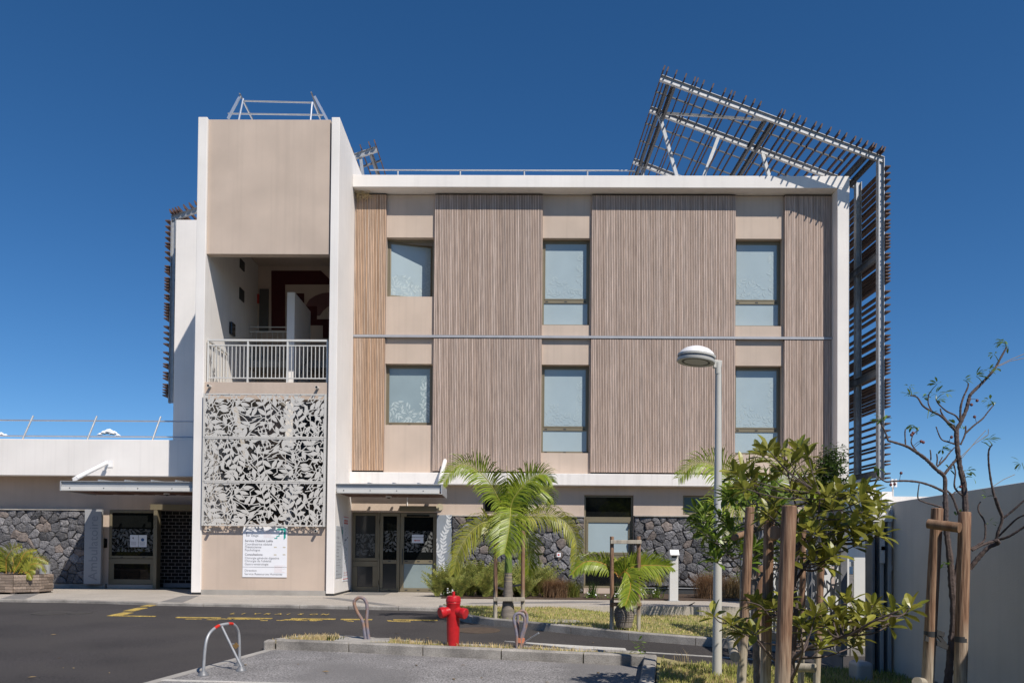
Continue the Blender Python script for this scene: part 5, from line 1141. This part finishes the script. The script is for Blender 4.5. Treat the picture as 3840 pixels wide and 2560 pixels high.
tuft('weed', 'dry straw stalks at the edge of the verge by the lamp post', 'weed', 2.05, 9.30, .2, 16, STRAW, .8, .003, 11); bpy.data.objects['weed.001'].location.z = gz(9.3)+.10
for ch in bpy.data.objects['weed.001'].children: pass
tuft('weed', 'green weed tuft at the concrete footing of the single duct loop', 'weed', -2.3, 10.72, .10, 60, LEAFC, .9, .004, 12); bpy.data.objects['weed.002'].location.z = gz(10.7)+.11

# ================================================================== BOUNDARY WALL AND SLIDING GATE
bw = thing('boundary_wall', 'plain grey boundary wall running towards the viewer at the edge of the site', 'wall', (4.2, 7, 0))
MB().slab([(4.215, 8.95), (3.98, 6.15), (3.45, 1.2), (3.75, 1.2), (4.28, 6.15), (4.57, 8.95)], -1.0, 1.67).build('wall', WALLG, bw, bevel=.01)
cp = thing('conduit_pipe', 'thin grey conduit pipe running down the end of the boundary wall', 'pipe', (4.2, 8.8, 1.6)); P = [W(3262, 1880, 8.72), W(3338, 1878, 8.72), W(3345, 1888, 8.72), W(3352, 2000, 8.72), W(3352, 2128, 8.72)]
MB().tube([(p.x-.03, 8.74, p.z) for p in P], .018, 10).build('pipe', GREYP2, cp, smooth=True); MB().lathe([(.026, 0), (.026, .06)], (P[-1].x-.03, 8.74, P[-1].z-.03), 10).build('pipe_end', GREYP2, cp, smooth=True)
zq = lambda a, c, Y: W(2900+a/2.01, 1780+c/2.01, Y)
gp = thing('gate_portal', 'tall grey steel gate portal beside the end of the boundary wall', 'gate frame', (4.0, 8.8, -.2))
zt_ = zq(800, 300, 8.8).z; zb_ = gz(8.8)-.05
for (a, c) in ((722, 742), (780, 808), (838, 866)):
    x0, x1 = zq(a, 600, 8.8).x, zq(c, 600, 8.8).x; BX('upright', GREYP2 if a != 722 else GALVD, gp, x0, x1, 8.72, 8.90, zb_, zt_-.08, bevel=.004, seg=1)
BX('head_plate', GREYP, gp, zq(722, 0, 8.8).x, zq(868, 0, 8.8).x, 8.71, 8.91, zt_-.079, zt_); BX('gap_shade_strip', BLACK, gp, zq(745, 0, 8.8).x, zq(778, 0, 8.8).x, 8.82, 8.88, zb_, zt_-.08); BX('gap_shade_strip', BLACK, gp, zq(810, 0, 8.8).x, zq(836, 0, 8.8).x, 8.82, 8.88, zb_, zt_-.08)  # black strips put in for the shade in the gaps between uprights
for z in (505, 600): q = zq(788, z, 8.8); BX('guide_bracket', GREYP, gp, q.x-.02, q.x+.02, 8.68, 8.719, q.z-.09, q.z+.09)
q = zq(800, 255, 8.8); BX('flashing_light', WPAINT, gp, q.x-.09, q.x+.13, 8.75, 8.9, q.z-.07, q.z+.03, bevel=.01)
gm = thing('gate_motor', 'rounded grey gate motor housing low beside the gate portal', 'gate motor', (3.7, 8.4, -.2)); a, c = zq(605, 1400, 8.35), zq(728, 1400, 8.35); BX('housing', GREYP2, gm, a.x, c.x, 8.25, 8.5, gz(8.4)+.03, a.z, bevel=.045, seg=4); BX('base', DGREY, gm, a.x-.02, c.x+.02, 8.22, 8.53, gz(8.4)-.05, gz(8.4)+.03)
sgt = thing('sliding_gate', 'steel sliding gate of leaf cut panels half hidden behind the staked trees', 'gate', (3.8, 10.5, -.2))
GA = Vector((3.74, 8.95, 0)); GB = Vector((3.70, 12.6, 0)); gd = (GB-GA).normalized(); GL = (GB-GA).length; zb_ = -.1; gt = 1.55
MB().channel(GA+Vector((0, 0, zb_)), GB+Vector((0, 0, zb_+.06)), .08, .16).build('bottom_rail', GALVD, sgt); MB().beam(GA+Vector((0, 0, gt)), GB+Vector((0, 0, gt)), .07, .07).build('top_rail', GALVD, sgt)
for i in range(5): p = GA+gd*(GL*i/4); BX('upright', GALVD, sgt, p.x-.035, p.x+.035, p.y-.035, p.y+.035, zb_+.09, gt-.036)
gr_ = random.Random(31)
for i in range(4):
    o_ = GA+gd*(GL*i/4+.05); wid = GL/4-.1; pl = leaf_field(gr_, wid, gt-zb_-.15, .08, .25, .10, .024)
    motif(pl, wid, gt-zb_-.15, lambda u, v, d, o_=o_: (o_.x+gd.x*u, o_.y+gd.y*u, zb_+.1+v), Vector((1, 0, 0)), .004, gr_).build('leaf_panel', GALVD, sgt, kind='stuff')
pk = thing('picket_fence', 'white board fence standing in sunlight behind the sliding gate', 'fence', (4.6, 12.9, -.1))
for i in range(12): x = 4.2+i*.30; BX('board', GREYP, pk, x, x+.22, 13.2, 13.24, -.14, 1.05)
for z in (.15, .9): BX('rail', GREYP2, pk, 4.15, 7.8, 13.245, 13.29, z, z+.08)
# far roofs and mast past the wall
fb = thing('distant_building', 'white rooftop block far behind the site beside the louvre screen', 'building', (22, 48, 0)); a, c = W(3245, 1822, 46), W(3284, 2000, 46); BX('block', WHITE, fb, a.x, c.x, 46, 50, -1, a.z); BX('block', WHITE, fb, a.x+.6, c.x+4, 47, 52, -1, a.z-1.05)
a, c = W(3308, 1842, 50), W(3346, 1858, 50); b2 = thing('distant_building', 'low pale rooftop just above the end of the boundary wall', 'building', (25, 50, 0)); BX('block', WHITE, b2, a.x, c.x, 50, 56, -1, a.z); a = W(3340, 1860, 52); BX('block', WHITE, b2, a.x, a.x+9, 52, 58, -1, a.z)
mt = thing('antenna_mast', 'small white antenna mast on the distant rooftop', 'antenna', (24.5, 51, 4)); a = W(3348, 1796, 51); b_ = W(3348, 1860, 51); MB().tube([(a.x, 51, b_.z), (a.x, 51, a.z)], .06, 6).build('mast', GREYP, mt)
for dx in (-.1, .14): MB().beam((a.x+dx, 50.9, a.z-.5), (a.x+dx, 50.9, a.z), .12, .1).build('aerial', WPAINT, mt)

# ================================================================== STAKED TREES IN FRONT
def limb_samples(limbs):
    S = []
    for pts, r0, r1 in limbs:
        P = spline(pts, 8)
        for i, p in enumerate(P): S.append((p, r0+(r1-r0)*i/(len(P)-1)))
    return S
def rosette(mb, p, d, n, L, w, r_, spread=1.0):
    d = d.normalized(); a = d.orthogonal().normalized(); b = d.cross(a)
    for i in range(n):
        t = i*2.4+r_.uniform(-.3, .3); k = .25+.75*((i+.5)/n)
        v = d*(1.15-k*spread)+(a*math.cos(t)+b*math.sin(t))*(.35+.75*k)+Vector((0, 0, .12)); leaf3(mb, p-d*(.035*k), v, L*r_.uniform(.75, 1.15), w*r_.uniform(.85, 1.15), r_, .3, r_.uniform(.0, .4))
def tree(name, label, base, limbs, clusters, bark, leafm, L, w, n, seed, Y, dY, twig=.006, up=.5, extra=.45):
    r_ = random.Random(seed); t = thing(name, label, 'tree', base); tk = MB()
    for pts, r0, r1 in limbs:
        P = spline(pts, 8); tk.tube(P, [(r0+(r1-r0)*i/(len(P)-1))*(1+.08*math.sin(i*2.7)) for i in range(len(P))], 9)
    S = limb_samples(limbs); mb = MB()
    for (px, py) in clusters+[(a+r_.gauss(0, 26), c+r_.gauss(0, 22)) for (a, c) in clusters for _ in range(1) if r_.random() < extra]:
        p = W(px, py, Y+r_.uniform(-dY, dY)); q, rr = min(S, key=lambda s_: (s_[0]-p).length+max(0, s_[0].z-p.z+.05)*1.5)
        m_ = q.lerp(p, .55)+Vector((0, 0, -.03)); P = spline([q, m_, p], 5); tk.tube(P, [min(rr, twig*1.6)+(twig*.6-min(rr, twig*1.6))*i/(len(P)-1) for i in range(len(P))], 6)
        d = (p-m_).normalized()+Vector((0, 0, up)); rosette(mb, p, d, n+r_.randint(-1, 2), L, w, r_)
    tk.build('trunk', bark, t, smooth=True); mb.build('crown', leafm, t); return t
YA = 5.5
wA = lambda pts, Y=YA, dy=0: [W(a, c, Y+dy*i/max(1, len(pts)-1)) for i, (a, c) in enumerate(pts)]
limbsA = [(wA([(2962, 2740), (2965, 2560), (2975, 2440), (2985, 2300), (2978, 2190), (2990, 2090), (3000, 2000)]), .022, .011),
 (wA([(2972, 2470), (3030, 2428), (3110, 2400), (3200, 2372), (3270, 2330), (3370, 2290)], YA, -.5), .014, .006), (wA([(2968, 2500), (2900, 2470), (2840, 2400), (2770, 2350), (2690, 2310)], YA, -.4), .009, .004),
 (wA([(2985, 2260), (2900, 2310), (2850, 2270), (2800, 2255)], YA, -.3), .008, .004), (wA([(2980, 2180), (3050, 2080), (3120, 2010), (3190, 1950), (3240, 1890)], YA, .4), .012, .005),
 (wA([(2990, 2090), (2970, 1990), (2900, 1900), (2840, 1850)], YA, .3), .009, .004), (wA([(2998, 2010), (2985, 1900), (2960, 1800), (2940, 1700)], YA, .5), .009, .004), (wA([(2990, 2060), (3060, 1960), (3075, 1850)], YA, -.2), .008, .004), (wA([(2962, 2560), (2990, 2500), (3010, 2440), (3005, 2390)], YA, -.6), .011, .005)]
clA = [(2985, 1960), (3060, 1835), (3050, 1935), (3130, 1965), (3100, 2035), (3085, 2115), (3180, 1880), (3235, 1872), (3250, 1945), (3205, 2000), (3000, 1985), (3040, 1880), (3120, 1900), (3010, 2110), (3070, 1990), (3155, 2035), (2960, 2090),
 (2830, 2255), (2745, 2335), (2835, 2370), (2900, 2275), (2955, 2240), (2995, 2300), (3060, 2295), (3115, 2270), (3185, 2255), (3275, 2265), (3310, 2300), (3240, 2340), (3080, 2425), (3000, 2392), (3355, 2290), (3420, 2275), (3040, 2365), (3165, 2335), (2670, 2300), (3130, 2385), (3215, 2385), (2870, 2260), (3010, 2340), (3090, 2330), (3340, 2340), (3260, 2300), (2780, 2370),
 (2780, 1755), (2850, 1700), (2940, 1700), (2990, 1725), (2900, 1790), (2830, 1825), (3010, 1800), (2960, 1840), (2875, 1680), (2815, 1785), (2900, 1885), (2880, 1925), (2790, 1830), (2930, 1760), (3050, 1760), (3030, 1700), (3285, 1880), (3300, 1935), (3272, 1990), (3222, 1920), (3180, 1965), (3150, 1835), (3268, 1845), (3100, 1860), (3215, 2040), (3130, 2080), (3050, 2060), (2930, 2300), (3150, 2300), (3230, 2280)]
tree('broadleaf_tree', 'young tree with broad olive green leaves on dark branches among three stakes', (W(2962, 2740, YA).x, YA, gz(YA)), limbsA, clA, BARKD, LEAFA, .128, .047, 8, 3, YA, .40, .005, extra=.55)
YB = 7.4
limbsB = [(wA([(2840, 2600), (2835, 2400), (2828, 2280), (2825, 2200), (2828, 2120)], YB), .034, .022), (wA([(2828, 2200), (2860, 2150), (2920, 2120), (2960, 2060)], YB, .2), .016, .006), (wA([(2826, 2180), (2790, 2140), (2740, 2090), (2700, 2040)], YB, -.2), .010, .005), (wA([(2828, 2130), (2840, 2000), (2838, 1900), (2850, 1800)], YB, .1), .014, .006), (wA([(2838, 1980), (2780, 1900), (2740, 1860)], YB), .008, .004), (wA([(2740, 2090), (2680, 1990), (2630, 1950)], YB, -.2), .007, .004)]
clB = [(2612, 1950), (2650, 1965), (2700, 1935), (2725, 2060), (2665, 2055), (2790, 2065), (2850, 2090), (2640, 2005), (2745, 1990), (2860, 1800), (2780, 1880), (2900, 1830), (2735, 1865), (2960, 2005), (2690, 2085), (2760, 2030), (2830, 2050), (2880, 2060), (2800, 1870), (2850, 1860), (2900, 2010), (2980, 2050), (2620, 1985), (2720, 1960), (2930, 1890), (2870, 1950), (2750, 1840), (3000, 1950), (2680, 2020), (2810, 2110)]
tree('broadleaf_tree', 'young tree with narrow glossy green leaves behind the lamp post', (W(2840, 2600, YB).x, YB, gz(YB)), limbsB, clB, BARK, LEAFB, .15, .042, 10, 5, YB, .32, .006, .3, extra=.95)
# stakes round the two trees
K3 = thing('tree_stakes', 'group of thick brown stakes and round rails around the olive leaved tree', 'tree stakes', (2.0, 5.3, -.3))
def pole(root, top, bot, Y, dia, split=.45):
    a = W(*top, Y); c = W(*bot, Y); d = (c-a); e = a+d*((gz(Y)-.0-a.z)/d.z); stake(root, e, a, dia/2)
pole(K3, (2960, 1898), (2933, 2560), 4.9, .09, .42); pole(K3, (2885, 1930), (2870, 2560), 5.9, .075, .55); pole(K3, (3082, 2035), (3062, 2560), 6.6, .055, .5); pole(K3, (3012, 1960), (3003, 2560), 7.0, .052, .45)
a = W(2905, 1995, 4.95); MB().tube([a, a+Vector((.26, .8, .0))], .042, 14).build('rail', TIMB, K3, smooth=True); MB().tube([W(2975, 2500, 6.4), W(3058, 2503, 6.3)], .035, 14).build('rail', TIMBG, K3, smooth=True)
K4 = thing('tree_stakes', 'slanting stake pair with round rail beside the lamp post', 'tree stakes', (2.2, 7.3, -.2)); pole(K4, (2812, 1903), (2780, 2560), 6.9, .078, .36); pole(K4, (2850, 2120), (2838, 2560), 8.3, .07, .5)
MB().tube([W(2752, 2015, 7.0), W(2868, 1972, 7.8)], .027, 14).build('rail', TIMB, K4, smooth=True); a = W(2756, 2462, 6.75); MB().tube([a, a+Vector((.3, 1.2, .02))], .042, 14).build('rail', TIMBG, K4, smooth=True)
# bare tree with buds at the right
YC = 5.9
t4 = lambda a, c, Y=YC: W(3350+a/2.063, 1240+c/2.063, Y); t5 = lambda a, c, Y=YC: W(3350+a/2.306, 1880+c/2.306, Y)
def br(pts, r0, r1, fn=t4, dy=0.): n = len(pts); return ([fn(a, c, YC+dy*i/max(1, n-1)) for i, (a, c) in enumerate(pts)], r0, r1)
limbsC = [br([(420, 1900), (470, 1568), (500, 1250), (525, 1000), (505, 700), (490, 500), (460, 250), (450, 0)], .034, .020, t5), br([(410, 1440), (400, 1250), (395, 1130), (330, 1070), (250, 990), (150, 920), (95, 890), (0, 860), (-40, 850)], .019, .008),
 br([(-40, 850), (-60, 790), (-90, 730), (-100, 700)], .008, .005), br([(540, 650), (590, 300), (625, 90), (560, -130)], .02, .022, t5, .1) if False else br([(530, 700), (600, 300), (627, 90)], .018, .022, t5, .05),
 br([(560, 1400), (545, 1190), (515, 1050), (495, 900), (490, 770), (520, 710), (560, 620), (585, 530), (600, 490), (690, 400), (780, 300), (830, 210), (875, 130)], .022, .007), br([(490, 780), (440, 730), (370, 660), (300, 625), (230, 580), (185, 515), (130, 500)], .012, .005),
 br([(520, 690), (520, 600), (540, 520), (575, 440), (580, 405)], .010, .005), br([(515, 700), (480, 655), (410, 620), (350, 565), (330, 530)], .008, .004), br([(470, 740), (410, 690), (370, 630), (365, 600)], .008, .005), br([(300, 625), (270, 560), (275, 490)], .006, .004), br([(560, 790), (620, 735), (690, 680), (730, 630), (775, 575)], .008, .004), br([(520, 880), (555, 800), (560, 735)], .008, .006),
 br([(490, 880), (430, 860), (370, 835), (330, 740)], .008, .004), br([(385, 1240), (300, 1200), (200, 1170), (100, 1160), (0, 1162), (-60, 1165), (-120, 1120), (-130, 1080)], .010, .005), br([(375, 1365), (310, 1345), (230, 1320), (190, 1290), (200, 1180)], .008, .004), br([(415, 1235), (455, 1280), (490, 1370), (510, 1420)], .008, .010), br([(545, 1280), (475, 1210), (480, 1090), (460, 1010)], .008, .005),
 br([(395, 1110), (440, 1050), (490, 990), (495, 960)], .012, .009), br([(340, 1050), (400, 990), (430, 950), (475, 900)], .008, .004), br([(95, 890), (90, 800), (93, 760)], .006, .005), br([(180, 930), (140, 870), (150, 810), (185, 770)], .006, .004), br([(290, 1000), (290, 960), (285, 920)], .006, .005), br([(335, 1040), (340, 990), (335, 950)], .006, .005), br([(355, 1020), (380, 975)], .005, .004), br([(455, 1280), (480, 1245), (560, 1240)], .006, .004),
 br([(660, 580), (740, 480), (830, 390), (905, 360), (890, 330)], .019, .014, t5, -.1), br([(890, 360), (900, 280), (940, 150), (910, 50), (880, -40)], .013, .010, t5, -.1), br([(880, -20), (840, -150), (830, -350), (815, -430)], .010, .005, t5, -.1) if False else br([(850, 1450), (800, 1340), (765, 1210), (740, 1050), (738, 930), (765, 880)], .011, .005, t4, -.1), br([(940, 150), (1030, 80), (1120, 0), (1200, -60)], .009, .006, t5, -.1), br([(670, 410), (740, 370), (790, 320), (790, 180), (740, 90), (735, 40), (755, 0)], .009, .005, t5), br([(900, 330), (1000, 300), (1130, 220), (1220, 170)], .011, .007, t5, -.2), br([(910, 300), (1000, 210), (1080, 140), (1180, 100)], .008, .006, t5, -.2), br([(680, 420), (780, 370), (900, 330)], .010, .011, t5)]
BT = thing('bare_tree', 'nearly bare tree with knobbly dark branches against the grey boundary wall', 'tree', (W(3545, 2740, YC).x, YC, gz(YC))); tk = MB(); rb3 = random.Random(8)
for pts, r0, r1 in limbsC:
    P = spline(pts, 10); tk.tube(P, [(r0+(r1-r0)*i/(len(P)-1))*(.86+.3*rb3.random())*.92 for i in range(len(P))], 8)
SC_ = [q for pts, r0, r1 in limbsC for q in spline(pts, 6)]; stk = MB()
tk.build('trunk', BARKD, BT, smooth=True); mb = MB()
for (a, c, k) in ((860, 80, 9), (890, 125, 6), (780, 180, 4), (540, 380, 5), (640, 350, 9), (740, 310, 7), (790, 290, 5), (130, 500, 9), (225, 515, 6), (340, 410, 6), (395, 480, 8), (330, 535, 8), (330, 490, 5), (750, 535, 7), (795, 555, 5), (150, 730, 5), (205, 745, 6), (375, 915, 9), (540, 760, 5), (480, 725, 5), (565, 1080, 6), (610, 1130, 5), (430, 1070, 4), (680, 855, 5), (730, 845, 7), (995, 1020, 8), (480, 1430, 5), (-90, 690, 9), (-70, 700, 6), (-120, 1060, 7), (125, 430, 3), (725, 1280, 3), (735, 1490, 3), (265, 675, 3)):
    p = t4(a, c, YC+rb3.uniform(-.08, .08)); d0 = Vector((rb3.uniform(-1, 1), rb3.uniform(-.6, .6), rb3.uniform(-.1, .7))).normalized()
    q_ = min(SC_, key=lambda w_: (w_-p).length); stk.tube([q_, q_.lerp(p, .5)+Vector((0, 0, .006)), p], [.0035, .0025, .0018], 5)
    for i in range(k):
        v = d0+Vector((rb3.gauss(0, .7), rb3.gauss(0, .5), rb3.gauss(-.15, .45))); leaf3(mb, p+v*.012, v, rb3.uniform(.035, .065), .017, rb3, .3, .3)
p = t5(480, 530); [leaf3(mb, p+Vector((rb3.uniform(-.05, .03), 0, rb3.uniform(-.03, .03))), Vector((rb3.gauss(0, 1), rb3.gauss(0, .5), rb3.gauss(0, .5))), .05, .018, rb3) for _ in range(9)]
mb.build('crown', LEAFL, BT); stk.build('leaf_stalks', MATS['green_leaf'], BT, kind='stuff')
for (a, c) in ((605, 572), (648, 540), (152, 790), (140, 805), (215, 855), (232, 862), (450, 822), (520, 1205), (60, 1100), (628, 665), (-20, 1190), (10, 1185)): MB().lathe([(.002, -.011), (.010, -.006), (.011, .003), (.006, .010), (.001, .012)], t4(a, c, YC-.02), 8).build('fruit', FRUIT, BT, smooth=True); FP = t4(a, c, YC-.02); FQ = min(SC_, key=lambda w_: (w_-FP).length); MB().tube([FQ, FQ.lerp(FP, .5)+Vector((0, 0, .008)), FP+Vector((0, 0, .01))], .0018, 5).build('fruit_stalk', BARKD, BT)
for pts in ([(790, 280), (900, 225), (1011, 180)], [(815, 275), (900, 235), (1011, 212)], [(520, 975), (620, 880), (735, 800), (735, 760)], [(530, 985), (640, 850), (715, 770)], [(775, 1200), (850, 1150), (940, 1110)]): MB().tube([t4(a, c, YC-.05) for a, c in pts], .0022, 5).build('tendril', pm('tendril', (.30, .22, .12), .7), BT)
K5 = thing('tree_stakes', 'two thick pale stakes with upper rail holding the bare tree', 'tree stakes', (3.3, 5.8, -.3))
pole(K5, (3515, 1907), (3478, 2560), 5.75, .082, .42); pole(K5, (3618, 1921), (3601, 2560), 5.6, .083, .36)
MB().tube([t5(300, 190, 5.68), t5(575, 225, 5.52)], [.034, .036], 14).build('rail', TIMB, K5, smooth=True); MB().tube([t5(205, 1555, 5.6), t5(350, 1580, 6.0)], .033, 14).build('rail', TIMBG, K5, smooth=True)
for (a, c, Y) in ((320, 1142, 5.75), (588, 1188, 5.6)): q = t5(a, c, Y); MB().lathe([(.0425, -.02), (.0425, .02)], q, 16).build('strap', DGREY, K5, smooth=True)
tie(K5, t5(275, 1180, 5.70), t5(470, 1260, 5.86)); tie(K5, t5(375, 1140, 5.8), t5(460, 1250, 5.9)); tie(K5, t5(440, 1150, 5.85), t5(375, 1128, 5.8))
# fine leaved climber at the building corner
r5 = random.Random(12); cb = thing('climbing_shrub', 'fine leaved dark green shrub reaching up the corner of the timber facade', 'shrub', (6.6, 16.8, -.06)); mb = MB(); tk = MB()
for i in range(34):
    px, py = r5.gauss(3110, 34), r5.uniform(1655, 1960); 
    if py < 1750: px = 3105+(px-3105)*.6
    p = W(px, py, 16.8+r5.uniform(-.4, .4)); q = W(3090+r5.uniform(-30, 30), 2100, 16.8); P = spline([q, q.lerp(p, .5)+Vector((r5.uniform(-.2, .2), 0, 0)), p], 6); tk.tube(P, [.012-.009*k/(len(P)-1) for k in range(len(P))], 5)
    for k in range(230):
        c = P[-1].lerp(P[len(P)//2], r5.random()**1.3)+Vector((r5.gauss(0, .09), r5.gauss(0, .12), r5.gauss(0, .09))); leaf3(mb, c, Vector((r5.gauss(0, 1), r5.gauss(0, 1), r5.uniform(-.3, 1))), r5.uniform(.07, .11), .04, r5)
tk.tube([(W(3090, 2100, 16.8).x, 16.8, -.07), W(3090, 2100, 16.8), W(3100, 1900, 16.8)], [.04, .03, .015], 8); tk.build('trunk', BARKD, cb, smooth=True); mb.build('crown', LEAFC, cb)
# lizard basking on the pavement edge
lzd = thing('lizard', 'small dark lizard with reddish head on the edge of the pavement', 'lizard', (3.5, 16.55, .005)); c = W(2592, 2268, 16.56); c = Vector((c.x-.02, 16.56, .012))
MB().tube([c+Vector(v) for v in ((-.13, .01, 0), (-.07, 0, .004), (-.03, 0, .012), (0, 0, .02), (.035, 0, .035), (.055, 0, .048), (.07, 0, .058))], [.002, .004, .009, .014, .013, .009, .008], 8).build('body', LIZ, lzd, smooth=True)
MB().tube([c+Vector(v) for v in ((.066, 0, .056), (.082, 0, .066), (.1, 0, .066))], [.009, .011, .004], 8).build('head', FRUIT, lzd, smooth=True)
for v in ((-.01, -.015), (-.01, .015), (.035, -.015), (.035, .015)): MB().tube([c+Vector((v[0], v[1]*.5, .02)), c+Vector((v[0]+.01, v[1]*2, .012)), c+Vector((v[0]+.015, v[1]*2.2, -.01))], [.005, .004, .003], 6).build('leg', LIZ, lzd, smooth=True)
# straw nest on top of the orange slats
ns = thing('straw_nest', 'ragged straw nest wedged under the soffit above the orange slats', 'nest', (-3.95, 20.95, 10.5)); mb = MB(); rn_ = random.Random(2)
for i in range(120):
    a = Vector((rn_.uniform(-4.08, -3.72), 20.99-rn_.random()*.12, 10.56-rn_.random()**1.5*.18)); d = Vector((rn_.gauss(0, 1), rn_.gauss(0, .5), rn_.gauss(-.3, .6))).normalized()*rn_.uniform(.05, .16); mb.beam(a, a+d, .005, .004)
mb.build('straw', STRAW, ns, kind='stuff')
# fallen leaves and grit on the asphalt
lt = MB(); rl = random.Random(77)
for i in range(34):
    px, py = rl.uniform(0, 2300), rl.choice((rl.uniform(2300, 2400), rl.uniform(2480, 2556), rl.uniform(2300, 2556))); p = G(px, py, .012); 
    if inpoly(p.x, p.y, IF_+IB_[::-1]) or p.y > 15.5: continue
    a = rl.uniform(0, 6.28); L_ = rl.uniform(.012, .04); d = Vector((math.cos(a), math.sin(a), 0)); n_ = Vector((-d.y, d.x, 0))
    lt.prism([p-d*L_, p+n_*L_*.4+Vector((0, 0, .004)), p+d*L_, p-n_*L_*.4], Vector((0, 0, .003)), None)
o = lt.build('leaf_litter', pm('litter', (.24, .17, .085), .9, .3, 5, island=.5)); o['kind'] = 'stuff'; o['label'] = 'scattered dry leaf bits on the dark asphalt'; o['category'] = 'litter'
# trees on the far side of the street, behind the viewer; the windows mirror them
tl_ = MB(); rt = random.Random(21)
for i in range(120):
    x = rt.uniform(-75, 75); hgt = (9 if x < 12 else 3.6)*rt.uniform(.75, 1.1); r0 = rt.uniform(2.0, 3.6); c = Vector((x, -30+rt.uniform(-5, 3), -2)); pr_ = []
    for k in range(9): t = k/8; pr_.append((max(.05, r0*math.sin(math.pi*(.12+.88*t))**.7*rt.uniform(.8, 1.15)), hgt*t+1))
    m0 = len(tl_.v); tl_.lathe(pr_, c, 11); tl_.v[m0:] = [(v[0]+rt.uniform(-.35, .35), v[1]+rt.uniform(-.35, .35), v[2]+rt.uniform(-.3, .3)) for v in tl_.v[m0:]]
o = tl_.build('tree_belt', pm('belt_foliage', (.05, .07, .02), .8, .5, 2.5, 1., 3, bdist=.3)); o['kind'] = 'stuff'; o['label'] = 'dark belt of trees mirrored in the ground floor glass'; o['category'] = 'trees'
# small clouds low on the horizon
cm = pm('cloud_white', (.93, .93, .95), 1.0, .03, .02, spec=0)
for (pts, lab) in ((((375, 1628, 9), (392, 1622, 14), (408, 1618, 17), (425, 1624, 15), (442, 1632, 9)), 'small white cloud low over the roof of the wing behind its railing'), (((2, 1628, 13), (20, 1632, 9), (-20, 1625, 15)), 'faint white cloud low at the edge of the sky over the wing')):
    b = MB()
    for (px, py, r) in pts:
        c = W(px, py, 1500); rr = r/3000*1500; n1 = 10
        [b.lathe([(max(.01, rr*q*math.sin(math.pi*k/n1)), -rr*q*.7*math.cos(math.pi*k/n1)) for k in range(n1+1)], c+Vector((dx*rr, 0, dz*rr)), 12) for (dx, dz, q) in ((0, 0, .6), (.5, .1, .45), (-.5, .05, .45), (.15, .35, .4), (-.25, .3, .38), (.9, -.15, .3), (-.9, -.2, .3))]
    o = b.build('cloud', cm); tag(o, lab, 'cloud'); o['kind'] = 'stuff'
